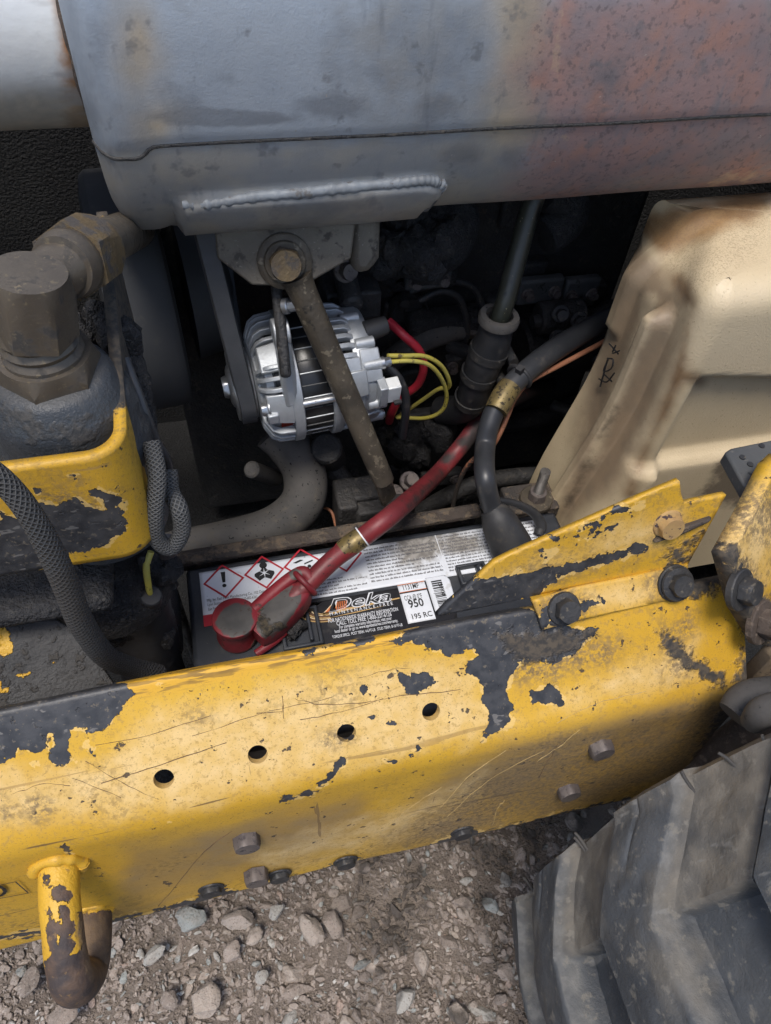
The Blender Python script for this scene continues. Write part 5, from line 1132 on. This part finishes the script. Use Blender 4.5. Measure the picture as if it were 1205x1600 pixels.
def diamond(cx_, cy_, r, w_):
    out = []
    P4 = [(0, 1), (1, 0), (0, -1), (-1, 0)]
    for i in range(4):
        a, b = P4[i], P4[(i + 1) % 4]; k = (r - w_) / r
        out.append([(cx_ + a[0] * r, cy_ + a[1] * r), (cx_ + a[0] * r * k, cy_ + a[1] * r * k), (cx_ + b[0] * r * k, cy_ + b[1] * r * k), (cx_ + b[0] * r, cy_ + b[1] * r)])
    return out
dc = [lq(350, 908), lq(413, 894), lq(474, 882), lq(536, 869)]
for c in dc: flat('hazard_diamond', diamond(c.x, c.y, .0178, .0024), 'ink_red', Z1, wl)
circ = lambda x, y, r, n=20, sy=1: [(x + r * math.cos(2 * math.pi * k / n), y + r * sy * math.sin(2 * math.pi * k / n)) for k in range(n)]
c = dc[0]; pr_ = [[(c.x - .0020, c.y + .0095), (c.x - .0012, c.y - .0015), (c.x + .0012, c.y - .0015), (c.x + .0020, c.y + .0095)][::-1], circ(c.x, c.y - .0048, .0018)]
c = dc[1]; pr_ += [circ(c.x, c.y + .0072, .0034), [(c.x - .0012, c.y + .005), (c.x - .003, c.y + .002), (c.x - .0085, c.y - .0005), (c.x - .0088, c.y - .003), (c.x - .005, c.y - .0085), (c.x, c.y - .0055), (c.x + .005, c.y - .0085), (c.x + .0088, c.y - .003), (c.x + .0085, c.y - .0005), (c.x + .003, c.y + .002), (c.x + .0012, c.y + .005)]]
c = dc[2]; pr_ += [[(c.x - .009, c.y + .003), (c.x - .002, c.y + .0055), (c.x + .001, c.y + .0045), (c.x - .006, c.y + .002)], [(c.x + .001, c.y + .001), (c.x + .009, c.y + .0035), (c.x + .009, c.y + .002), (c.x + .001, c.y - .0005)], [(c.x - .009, c.y - .004), (c.x - .001, c.y - .003), (c.x - .001, c.y - .006), (c.x - .009, c.y - .006)], circ(c.x + .005, c.y - .003, .0018, 8)]
for p_ in (pr_[:2], pr_[2:4], pr_[4:]): flat('hazard_symbol', p_, 'ink_black', Z1, wl)
c = dc[1]; flat('hazard_symbol_star', [[(c.x + (.0058 if k % 2 == 0 else .0011) * math.sin(math.pi * k / 6), c.y - .0012 + (.0058 if k % 2 == 0 else .0011) * math.cos(math.pi * k / 6)) for k in range(12)]], 'ink_white', Z2, wl)
txt('Mfg. by: East Penn Manufacturing Co., 102 Deka Road', (324, 942), (426, 923), 4.6, 'ink_black', wl, 'maker_text', Z1)
txt('Lyon Station, PA 19536 USA, 610-682-6361', (325, 948), (402, 934), 4.4, 'ink_black', wl, 'maker_text', Z1)
txt('East Penn Canada, 165 Harwood Ave.', (326, 955), (385, 944), 4.4, 'ink_black', wl, 'maker_text', Z1)
# columns of print too small to read: short dashes of word length
def dashes(xa, xb, ya, yb, pitch, ht, seed, parent, indent=0):
    r = random.Random(seed); out = []; y = ya
    while y > yb:
        x = xa; end = xb - (r.random() < .3) * (xb - xa) * r.uniform(.1, .6)
        while x < end:
            w_ = r.uniform(.0012, .0052); w_ = min(w_, end - x)
            if w_ > .0006:
                # letters: a row of tiny strokes
                xx = x
                while xx < x + w_ - .0003:
                    lw = r.uniform(.00035, .0007); hh = ht * r.choice((.65, .65, 1, .8)); out.append([(xx, y), (xx + lw, y), (xx + lw, y + hh), (xx, y + hh)]); xx += lw + .00022
            x += w_ + .0008
        y -= pitch
    o = flat('fine_print', out, 'ink_grey', Z1, parent); o['kind'] = 'stuff'; return o
xa = lq(565, 850).x; xm = lq(678, 830).x; xe = lq(778, 808).x
dashes(xa, xm - .003, y_b - .005, y_f + .006, .0038, .0020, 1, wl); dashes(xm + .002, xe + .004, y_b - .004, y_f + .004, .0034, .0018, 2, wl); dashes(lq(480, 920).x, xa - .003, dc[2].y - .021, y_f + .003, .0034, .0017, 3, wl)
dashes(lq(802, 800).x, lq(828, 800).x, y_b - .004, y_b - .032, .0042, .0020, 4, wl)
m_ = flat('label_fold_line', [[(xm - .0006, y_f), (xm, y_f), (xm, y_b), (xm - .0006, y_b)], [(xa - .0018, y_f), (xa - .0014, y_f), (xa - .0014, y_b - .004), (xa - .0018, y_b - .004)]], 'ink_white', Z2, wl)
flat('red_edge', [[(x_l, y_f - .008), (x_l + .012, y_f - .008), (x_l + .012, y_f + .003), (x_l, y_f + .003)]], 'ink_red', Z1, bat)
# brand label: flame motif, name, warranty lines
g0 = lq(500, 955)
sw = []
for i in range(7):
    r0 = .0085 + .0016 * i; a0, a1 = math.radians(110 + 8 * i), math.radians(275)
    arc = [(g0.x + .006 + r0 * 1.35 * math.cos(a), g0.y + .002 + r0 * .75 * math.sin(a)) for a in np.linspace(a0, a1, 14)]
    inn_ = [(x + .0010 * (1 - abs(k / 6.5 - 1)), y + .0007) for k, (x, y) in enumerate(arc)]
    sw.append((arc + inn_[::-1], ('ink_tan', 'ink_cream', 'ink_brown')[i % 3]))
for k_ in ('ink_tan', 'ink_cream', 'ink_brown'): flat('flame', [p for p, q in sw if q == k_], k_, Z1, dl)
sx0, sx1 = lq(505, 962).x, lq(626, 940).x; sy0 = (lq(505, 958).y + lq(620, 938).y) / 2
flat('flame', [[(sx0, sy0 - .0030), (sx0 + .030, sy0 - .0010), (sx1, sy0 + .001), (sx1, sy0 + .0022), (sx0 + .03, sy0 + .0012), (sx0, sy0 + .0)], [(sx0, sy0 - .006), (sx0 + .03, sy0 - .0052), (sx1 - .01, sy0 - .0032), (sx0 + .03, sy0 - .0042)]], 'ink_tan', Z1, dl)
t0 = lq(503, 955); flat('arrow', [[(t0.x, t0.y - .003), (t0.x + .0135, t0.y - .003), (t0.x + .0135, t0.y + .0085)]], 'ink_cream', Z1, dl)
flat('arrow_fill', [[(t0.x + .0025, t0.y - .0021), (t0.x + .0125, t0.y - .0021), (t0.x + .0125, t0.y + .0066)]], 'ink_orange', Z2, dl)
txt('Deka', (514, 957), (613, 938), 18.5, 'ink_white', dl, 'brand_name_outline', Z2, shear=.32, bold=.035); txt('Deka', (515.2, 956.3), (612, 938), 17.6, 'ink_black', dl, 'brand_name', Z3, shear=.32, bold=-.004)
d0_ = lq(524, 950); flat('stripe', [[(d0_.x + .0016 * k, d0_.y - .0030), (d0_.x + .0016 * k + .0008, d0_.y - .0030), (d0_.x + .0016 * k + .0032, d0_.y + .0050), (d0_.x + .0016 * k + .0024, d0_.y + .0050)] for k in range(6)], 'ink_orange', Z3 + .0002, dl)
for body, a, b, hp_ in (('M A I N T E N A N C E - F R E E', (516, 963.5), (614, 944.5), 5.2), ('FOR NATIONWIDE WARRANTY INFORMATION', (514, 975), (622, 953.5), 6.0), ('CALL: TOLL FREE 1-800-237-6126', (527, 979.5), (612, 961.5), 6.6), ('For complete warranty information, visit your', (531, 984.5), (612, 967), 5.2), ('local dealer or go to www.epmbatteries.com/warranty.', (524, 991), (622, 971), 5.2), ('TORQUE SPECS:  POST TERM.: 4-6 FT-LB   STUD TERM.: 8-10 FT-LB', (520, 999.5), (629, 977.5), 4.6)):
    txt(body, a, b, hp_, 'ink_white', dl, 'printed_line', Z2, bold=.008)
qd = lambda *pp: [(lq(*p).x, lq(*p).y) for p in pp]
bxl, bxr = lq(621, 916).x, lq(661, 908).x + .001; byt = lq(640, 912).y; bym = lq(645, 925).y; byb = lq(655, 972).y
rb_ = rect_label('rating_label', [(bxl, byb), (bxr, byb), (bxr, byt), (bxl, byt)], 'label_white', masks=dict(soot=[]), z=LZ + .0006)
flat('divider', [[(bxl, bym - .0006), (bxr, bym - .0006), (bxr, bym + .0006), (bxl, bym + .0006)]], 'ink_black', Z3, rb_)
flat('border', [[(bxl, byt - .0007), (bxr, byt - .0007), (bxr, byt), (bxl, byt)], [(bxl, bym + .0006), (bxr, bym + .0006), (bxr, bym + .0012), (bxl, bym + .0012)]], 'ink_orange', Z3, rb_)
txt('1131MF', (631, 923.5), (655, 918.5), 8, 'ink_black', rb_, 'model_number', Z3, bold=.004); txt('CCA @ 0°F', (633, 940), (660, 934.3), 7.6, 'ink_black', rb_, 'rating_text', Z3, bold=.006)
txt('950', (640, 951.5), (663, 946.2), 12.5, 'ink_black', rb_, 'rating_number', Z3, bold=.02); txt('195 RC', (645, 969), (676, 962.5), 8.4, 'ink_black', rb_, 'reserve_text', Z3, bold=.01)
p1, p2 = lq(663, 904), lq(697, 897); by2 = lq(680, 960).y
bl = rect_label('barcode_label', [(p1.x + .0005, by2), (p2.x, by2), (p2.x + .0015, p1.y - .006), (p2.x - .001, p1.y), (p1.x + .0005, p1.y)], 'label_white', masks=dict(soot=[]), z=LZ + .0006)
r_ = random.Random(5); yb_ = p1.y - .0045; bars = []
while yb_ > by2 + .006:
    hh = r_.choice((.0005, .0009, .0014)); bars.append([(p1.x + .0048, yb_ - hh), (p2.x - .0062, yb_ - hh), (p2.x - .0062, yb_), (p1.x + .0048, yb_)]); yb_ -= hh + r_.choice((.0005, .0008, .0012))
flat('bars', bars, 'ink_black', Z3, bl)
txt('00642', (696.5, 931), (690.5, 910), 5.5, 'ink_black', bl, 'barcode_number', Z3, rot=math.pi / 2)

# ------------------------------------------------------------------ hold-down bar, stud, threaded rod
hb = thing('hold_down_bar', P(480, 850, Z=-.54), 'rusty flat battery hold-down bar along the back of the battery', 'clamp bar')
h0_, h1_ = P(250, 886, Z=-.541), P(752, 803, Z=-.541)
m = MB(); dv = h1_ - h0_; m.box((h0_ + h1_) / 2 + V(0, .004, 0), (dv.length, .013, .006), dv); m.box((h0_ + h1_) / 2 + V(0, .0105, -.012), (dv.length, .004, .028), dv); obj('bar', m, 'rusty_bar', hb, bevel=.0015)
c = P(258, 886, Z=-.536); m = MB(); m.lathe(c - V(0, 0, .003), V(0, 0, 1), [(0, .0125), (.004, .0125), (.005, .0115)], 28); obj('washer', m, 'strut_steel', hb)
bolt(hb, c, V(0, 0, 1), .0082, .008, 'bolt_steel', name='nut')
tr = thing('threaded_rod', P(268, 950, Y=.372), 'thin threaded rod hanging down left of the battery', 'threaded rod')
m = MB(); m.tube([c + V(0, 0, .012), c + V(.001, 0, -.10), c + V(.002, 0, -.24)], .0042, n=14, sub=6); obj('rod', m, 'thread_steel', tr)
sd = thing('hold_down_stud', P(838, 775, Z=-.545), 'upright threaded stud with nut and washer behind the black cable boot', 'stud')
c = P(838, 779, Z=-.545); m = MB(); m.tube([c - V(0, 0, .10), c + V(0, 0, .01), c + V(0, 0, .040)], .0050, n=16, sub=6); obj('rod', m, 'thread_steel', sd)
m = MB(); m.lathe(c - V(0, 0, .003), V(0, 0, 1), [(0, .016), (.0035, .016), (.0045, .015)], 32); obj('washer', m, 'strut_steel', sd)
bolt(sd, c + V(0, 0, .001), V(0, 0, 1), .0092, .010, 'bolt_steel', name='nut')
m = MB(); m.box(c + V(-.003, .006, -.012), (.05, .035, .016)); obj('bracket', m, 'rusty_bar', sd, bevel=.002)

# ------------------------------------------------------------------ red battery cable with its boot
rc = thing('red_battery_cable', P(367, 985, Z=-.53), 'thick red battery cable with grimy red terminal boot on the battery', 'cable')
zc = -.520
ct = P(367, 966, Z=zc); m = MB()
m.lathe(V(ct.x, ct.y, ZB_ + .002), V(0, 0, 1), [(0, .0165), (.004, .0172), (.010, .0155), (.020, .0160), (.026, .0180), (.0275, .0184), (.0295, .0180), (.0302, .0165), (.0300, .008), (.0298, .002)], 44)
obj('terminal_boot', m, 'boot_red', rc, masks=dict(soot=[[(340, 962), (350, 948), (370, 942), (392, 950), (398, 970), (388, 990), (365, 997), (345, 988), (337, 975)]], gunk=[('s', 3, [(385, 1020), (405, 1000)])]))
a0_, a1_ = P(404, 985, Z=-.531), P(470, 925, Z=-.527); m = MB(); dv = (a1_ - a0_)
ax2, s2_, u2_ = frame(dv, V(0, 0, 1)); prof = []
rows_ = []
for t, wd, hh in ((-.1, .011, .010), (.05, .0135, .012), (.3, .0150, .012), (.7, .0145, .012), (.95, .0125, .0115), (1.08, .009, .0095)):
    c = a0_ + dv * t; rows_.append([c + s2_ * wd * math.copysign(abs(math.cos(q)) ** .45, math.cos(q)) + u2_ * hh * math.copysign(abs(math.sin(q)) ** .45, math.sin(q)) for q in np.linspace(0, 2 * math.pi, 32, endpoint=False)])
rr_ = crom([np.array(r_).ravel() for r_ in rows_], 5); rr_ = [r_.reshape(-1, 3) for r_ in rr_]
m.add([p for r_ in rr_ for p in r_], [(i * 32 + k, i * 32 + (k + 1) % 32, (i + 1) * 32 + (k + 1) % 32, (i + 1) * 32 + k) for i in range(len(rr_) - 1) for k in range(32)] + [tuple(range(32)), tuple((len(rr_) - 1) * 32 + k for k in range(32))])
obj('boot_sleeve', m, 'boot_red', rc, masks=dict(soot=[[(408, 950), (455, 912), (475, 925), (470, 945), (440, 985), (415, 1000), (400, 985)]], gunk=[('s', 8, [(404, 945), (408, 975), (420, 985)]), ('e', 438, 978, 8, 6)]))
cab = [P(455, 938, Z=-.524), P(480, 914, Z=-.519), P(520, 875, Z=-.508), P(560, 845, Z=-.498), P(620, 798, Z=-.490), P(680, 744, Y=.46), P(720, 698, Y=.49), P(750, 660, Y=.51), P(790, 630, Y=.55), P(860, 600, Y=.62)]
m = MB(); m.tube(cab, [.0080, .0080, .0082, .0084, .0084, .0086, .0088, .0088, .0088, .0088], n=22, sub=8)
obj('cable', m, 'cable_red', rc, masks=dict(soot=[[(715, 690), (760, 640), (900, 560), (900, 700), (735, 720)], ('s', 3, [(640, 790), (690, 740)]), ('e', 700, 715, 12, 10)]))
g_a, g_b = P(536, 861, Z=-.5035), P(566, 839, Z=-.496); m = MB(); m.tube([g_a, (g_a + g_b) / 2 + V(0, 0, .0005), g_b], [.0090, .0094, .0091], n=24, sub=5); obj('cable_marker', m, 'gold_band', rc)
m = MB(); m.tube([g_b - (g_b - g_a) * .02, g_b + (g_b - g_a) * .04], .0098, n=24, sub=2); obj('marker_ring', m, 'ink_white', rc)
m = MB(); cc = P(476, 911, Z=-.520); ax3, s3, u3 = frame(cab[2] - cab[0]); m.tube([cc + (s3 * math.cos(t) + u3 * math.sin(t)) * .0118 for t in np.linspace(0, 2 * math.pi, 14)], .0026, n=10, sub=4)
m2 = MB(); m2.tube([cc + s3 * .012, cc + s3 * .018 + V(.004, 0, 0), cc + s3 * .024 + V(.010, 0, -.003)], .003, n=10); obj('tie', m, 'boot_red', rc, masks=dict(soot=[], gunk=[]))
m = MB(); m.tube([P(396, 952, Z=-.520), P(425, 926, Z=-.518), P(455, 902, Z=-.514), P(474, 893, Z=-.511), P(486, 905, Z=-.512)], [.0034, .0036, .0036, .0034, .003], n=12, sub=6, flat=1.5); obj('boot_strap', m, 'boot_red', rc, masks=dict(soot=[('e', 462, 896, 9, 9)], gunk=[]))
m = MB(); m.tube([P(400, 1022, Z=-.545), P(430, 1000, Z=-.543), P(462, 972, Z=-.54)], [.0034, .004, .003], n=10, sub=6); obj('boot_strap', m, 'boot_red', rc, masks=dict(soot=[], gunk=[]))

# ------------------------------------------------------------------ black battery cable with its boot, orange wire
bcab = thing('black_battery_cable', P(795, 850, Z=-.54), 'thick black battery cable curving down into a rubber boot', 'cable')
bp_ = [P(803, 852, Z=-.532), P(783, 822, Z=-.517), P(768, 790, Z=-.504), P(758, 745, Z=-.478), P(758, 700, Y=.42), P(766, 660, Y=.435), P(786, 618, Y=.45), P(825, 578, Y=.47), P(880, 538, Y=.50), P(950, 498, Y=.54), P(1000, 470, Y=.57)]
m = MB(); m.tube(bp_[1:], [.0090, .0090, .0092, .0094, .0094, .0096, .0104, .0108, .0108, .0108], n=22, sub=8); obj('cable', m, 'cable_black', bcab)
m = MB(); m.tube([P(768, 795, Z=-.506), P(776, 808, Z=-.511), P(785, 826, Z=-.519), P(797, 850, Z=-.531), P(806, 872, Z=-.545)], [.0108, .0150, .0172, .0190, .0205], n=28, sub=6); obj('terminal_boot', m, 'rubber_dark', bcab)
m = MB(); m.tube([P(752, 792, Z=-.512), P(765, 783, Z=-.505), P(800, 785, Z=-.512), P(832, 800, Z=-.528), P(845, 820, Z=-.540), P(842, 835, Z=-.546)], [.0030, .0032, .0032, .0045, .0055, .005], n=12, sub=8); obj('boot_strap', m, 'rubber_dark', bcab)
q0, q1_ = P(775, 642, Y=.438), P(797, 604, Y=.456); m = MB(); m.tube([q0, (q0 + q1_) / 2 + V(-.0006, 0, .0006), q1_], [.0106, .0112, .0110], n=24, sub=5); obj('cable_marker', m, 'gold_band', bcab)
cc = P(812, 588, Y=.466); ax3, s3, u3 = frame(bp_[7] - bp_[6]); m = MB(); m.tube([cc + (s3 * math.cos(t) + u3 * math.sin(t)) * .0118 for t in np.linspace(0, 2 * math.pi, 14)], .0022, n=10, sub=4); m.box(cc + u3 * .014 + V(-.002, -.004, 0), (.006, .006, .006), bp_[7] - bp_[6]); obj('cable_tie', m, 'rubber_dark', bcab)
wire('orange_wire', [P(975, 515, Y=.53), P(940, 536, Y=.51), P(880, 568, Y=.485), P(828, 596, Y=.465), P(805, 622, Y=.452), P(794, 648, Y=.445), P(780, 680, Y=.435), P(765, 702, Y=.432), P(742, 716, Y=.435), P(726, 735, Y=.438), P(714, 765, Y=.44), P(706, 800, Y=.44)], [.0027, .0027, .0026, .0025, .0024] + [.0023] * 7, 'wire_orange', 'dirty orange wire running along the black battery cable', masks=dict(soot=[('s', 8, [(722, 745), (712, 775), (706, 810)]), ('s', 3, [(740, 718), (728, 735)])]))
wire('orange_wire', [P(505, 792, Y=.47), P(518, 800, Y=.46), P(525, 822, Y=.45)], .0016, 'wire_orange', 'short bit of orange wire showing beside the radiator hose', masks=dict(soot=[]))

# ------------------------------------------------------------------ left cluster: pump, fittings, bracket, hoses
pump = thing('hydraulic_pump', P(75, 700, Y=.31), 'greasy blue black hydraulic pump body behind the yellow bracket', 'pump')
zt = P(62, 540, Y=.312); pc = V(zt.x, .315, 0)
m = MB(); m.lathe(V(pc.x, pc.y, -.380), V(0, 0, 1), [(0, .038), (.060, .038), (.066, .0405), (.080, .0405), (.084, .0385), (.090, .0375), (.100, .0370), (.107, .035), (.113, .031), (.118, .029), (.121, .025), (.122, .010)], 48); obj('body', m, 'casting_blue_black', pump)
m = MB(); m.hexa(V(pc.x, pc.y, -.262), V(0, 0, 1), .0255, .014, ch=.004, up=V(.3, -1, 0)); m.lathe(V(pc.x, pc.y, -.250), V(0, 0, 1), [(0, .0195), (.004, .0195), (.007, .0175), (.010, .0190), (.013, .0172), (.016, .0185), (.022, .0165), (.024, .010)], 36); obj('port_adapter', m, 'old_fitting', pump, smooth=28)
m = MB(); c = P(90, 672, Y=.298); m.lathe(c + V(0, .004, -.045), V(0, -.12, 1), [(0, .0155), (.040, .0155), (.0445, .0135), (.045, .008)], 36); obj('plug', m, 'casting_blue_black', pump)
m = MB(); m.lathe(P(10, 700, Y=.32) - V(0, 0, .03), V(0, -.1, 1), [(0, .026), (.030, .026), (.038, .021), (.040, .012)], 32); obj('lug', m, 'casting_blue_black', pump)
m = MB()
for i in range(26): m.blob(P(random.uniform(0, 170), random.uniform(590, 700), Y=random.uniform(.335, .352)), random.uniform(.006, .012), 8, .35)
for i in range(16): m.blob(P(random.uniform(110, 190), random.uniform(495, 600), Y=random.uniform(.36, .38)), random.uniform(.007, .013), 8, .35)
obj('caked_grease', m, 'greasy_black', pump)['kind'] = 'stuff'
fit = thing('elbow_fitting', P(50, 500, Y=.31), 'big hydraulic elbow fitting with two grimy hex nuts above the pump', 'pipe fitting')
n0 = P(58, 522, Y=.312); n0t = P(44, 425, Y=.312); nax = (n0t - n0).normalized()
m = MB(); m.hexa(n0, nax, .0190, .034, ch=.0045, up=V(.05, -1, 0)); obj('hex_nut', m, 'old_fitting', fit, smooth=28)
e_a = n0 + nax * .020 + V(0, .004, 0); e_b = P(112, 412, Y=.340)
m = MB(); m.tube([e_a, e_a * .75 + e_b * .25 + V(0, .004, 0), (e_a + e_b) / 2 + V(0, .003, .0), e_b], [.0125, .0125, .0130, .0138], n=24); obj('elbow', m, 'old_fitting', fit)
nd = (P(210, 350, Y=.42) - P(95, 424, Y=.335)).normalized(); n1 = P(108, 412, Y=.340)
m = MB(); m.lathe(n1 - nd * .008, nd, [(0, .0150), (.006, .0165), (.010, .0165), (.012, .015)], 32); obj('collar', m, 'old_fitting', fit)
m = MB(); m.hexa(n1 + nd * .002, nd, .0195, .026, ch=.004, up=V(.2, -.5, 1)); obj('hex_nut', m, 'brass_fitting', fit, smooth=28)
m = MB(); m.tube([n1 + nd * .018, n1 + nd * .036, P(192, 366, Y=.47), P(222, 352, Y=.58)], [.0125, .0120, .0135, .0150], n=20); obj('steel_pipe', m, 'old_fitting', fit)
# yellow bent bracket
yb = thing('yellow_bracket', P(120, 780, Y=.262), 'yellow bent steel bracket with scraped paint wrapped around the pump', 'bracket')
yc = .268; ztop = P(120, 706, Y=yc).z; corner = P(196, 690, Y=yc)
cx2 = corner.x - .006; R2 = .014; ht = .078; mb = MB(); us = []
for x in np.linspace(-.30, cx2 - R2, 70): us.append((x, yc))
for a in np.linspace(0, math.pi / 2, 9)[1:]: us.append((cx2 - R2 + R2 * math.sin(a), yc + R2 - R2 * math.cos(a)))
for y in np.linspace(yc + R2, .42, 40)[1:]: us.append((cx2, y))
zs_ = np.linspace(0, 1, 26)
mb.grid(lambda i, j: (us[int(i)][0], us[int(i)][1] - .004 * j, (ztop if us[int(i)][1] <= yc + .03 else ztop + min(.05, (us[int(i)][1] - yc - .03) * .30)) - j * ht - 0 * i), range(len(us)), zs_, flip=False)
obj('strap', mb, 'yellow_paint', yb, solid=.006, masks=dict(
    chip=[[(88, 775), (120, 765), (160, 790), (185, 772), (182, 800), (190, 815), (165, 840), (120, 850), (95, 845), (70, 800), (60, 770)], [(140, 745), (165, 755), (180, 770), (170, 785), (140, 760)], [(0, 780), (40, 800), (70, 840), (110, 860), (0, 900)], ('e', 60, 755, 9, 7), ('e', 113, 728, 9, 5), [(180, 480), (200, 480), (205, 560), (186, 620), (180, 600)]],
    dust=[], grime=[[(40, 740), (120, 730), (180, 760), (180, 830), (90, 850)], [(-40, 790), (60, 800), (110, 870), (-40, 900)]], cake=[[(140, 300), (270, 300), (255, 560), (215, 600), (203, 632), (180, 640), (150, 600)]]), recalc=True)
# braided hoses and wires
wire('braided_hose', [P(-40, 720, Y=.235), P(5, 752, Y=.232), P(45, 800, Y=.228), P(80, 862, Y=.225), P(106, 920, Y=.225), P(128, 975, Y=.228), P(165, 1025, Y=.235), P(205, 1042, Y=.245), P(248, 1052, Y=.250)], [.0054, .0054, .0056, .0062, .0066, .0070, .0069, .0066, .0062], 'braid_hose', 'braided black hose crossing in front of the yellow bracket', 'hose', n=24, masks=dict(soot=[[(60, 900), (150, 880), (260, 1000), (260, 1080), (120, 1060)]]))
wire('braided_hose', [P(236, 690, Y=.30), P(246, 745, Y=.285), P(242, 800, Y=.275), P(246, 842, Y=.272), P(268, 855, Y=.272), P(284, 830, Y=.275), P(280, 795, Y=.28), P(267, 768, Y=.29), P(264, 735, Y=.30)], [.0052] * 9, 'braid_fine', 'thin braided hose bent in a tight loop beside the bracket', 'hose', n=18)
m = MB(); a_, b_ = P(255, 868, Y=.312), P(258, 888, Y=.33); wire('hose_ferrule', [P(262, 850, Y=.309), P(258, 870, Y=.32), P(257, 884, Y=.335)], [.0075, .0082, .0072], 'bolt_steel', 'steel ferrule where the looped braided hose meets the clamp bar', 'fitting', n=16)
wire('thin_cable', [P(195, 560, Y=.34), P(225, 640, Y=.32), P(245, 690, Y=.315), P(262, 720, Y=.315), P(268, 760, Y=.318)], [.0030, .0028, .0026, .0025, .0024], 'cable_black', 'thin dirty cable running down beside the yellow bracket', 'cable')
wire('sensor_wire', [P(236, 862, Y=.30), P(229, 885, Y=.295), P(232, 915, Y=.29), P(236, 932, Y=.29)], [.0022, .0024, .0022, .0020], 'wire_yellow', 'short yellowish wire ending in a dark plug', 'wire')
sp_ = thing('sensor_plug', P(236, 935, Y=.292), 'dark round plug with a yellow wire on the greasy casting', 'plug')
m = MB(); m.cyl(P(236, 950, Y=.305), P(236, 930, Y=.288), .0085, .0075, n=18, ch=.001); obj('plug', m, 'rubber_dark', sp_)
fl_ = thing('cable_bracket', P(205, 600, Y=.345), 'greasy bracket arm standing between the pump and the drum', 'bracket')
m = MB(); m.tube([P(165, 500, Y=.385), P(186, 508, Y=.375), P(200, 540, Y=.365), P(215, 600, Y=.35), P(228, 680, Y=.33), P(240, 760, Y=.318)], [.006, .007, .007, .008, .007, .006], n=10, sub=8, jit=.10); obj('arm', m, 'greasy_black', fl_)
# lower left casting and plates
lc = thing('greasy_casting', P(200, 1000, Y=.30), 'black oil caked casting left of the battery', 'casting')
m = MB(); m.lathe(P(165, 880, Y=.32) - V(0, 0, .02), V(0, -.3, 1), [(0, .044), (.02, .042), (.032, .032), (.037, .018), (.038, .004)], 40); obj('dome', m, 'greasy_black', lc)
m = MB(); c0, c1 = P(212, 925, Y=.315), P(238, 1040, Y=.315); m.tube([c0, (c0 + c1) / 2, c1, c1 + V(0, 0, -.15)], [.022, .025, .026, .026], n=20, jit=.04); obj('boot', m, 'rubber_dark', lc)
m = MB(); m.box(P(110, 960, Y=.34), (.16, .06, .10)); m.box(P(60, 915, Y=.285), (.09, .05, .014)); obj('ledge', m, 'greasy_black', lc, bevel=.006)
m = MB()
for i in range(60): m.blob(P(random.uniform(20, 260), random.uniform(870, 1040), Y=random.uniform(.30, .33)), random.uniform(.006, .014), 8, .35)
obj('caked_grease', m, 'greasy_black', lc)['kind'] = 'stuff'
lp = thing('inner_plate', P(60, 1050, Y=.245), 'black painted inner plate with yellow flakes at the lower left', 'steel plate')
material('black_plate', (.030, .031, .033), (.045, .044, .044), 20, .55, .8, layers=[dict(k='noise', es=90, lo=.54, hi=.66, c=(.05, .046, .042), r=.9, h=.6), dict(k='attr', at='yel', es=140, ea=2.2, lo=-.05, hi=.1, c=YEL, c2=YEL2, r=.5, h=.6)], bump=((160, .8), (500, .5)), dist=.0016)
ipn = V(0.10, -.55, .83).normalized(); ip0 = P(60, 1040, Y=.250)
sheet('plate', [PL(x, y, ip0, ipn) for x, y in ((-160, 925), (0, 930), (70, 960), (118, 985), (150, 1030), (176, 1066), (190, 1100), (-160, 1170))], 'black_plate', lp, .0035, .006, masks=dict(yel=[[(-20, 980), (5, 975), (18, 1000), (22, 1020), (5, 1025), (-20, 1015)], ('s', 4, [(26, 1056), (44, 1050)]), [(-20, 1062), (0, 1065), (18, 1078), (8, 1082), (-20, 1072)], ('e', 28, 1078, 3, 3), ('e', 78, 1093, 4, 2), ('e', 85, 1035, 3, 2)]))
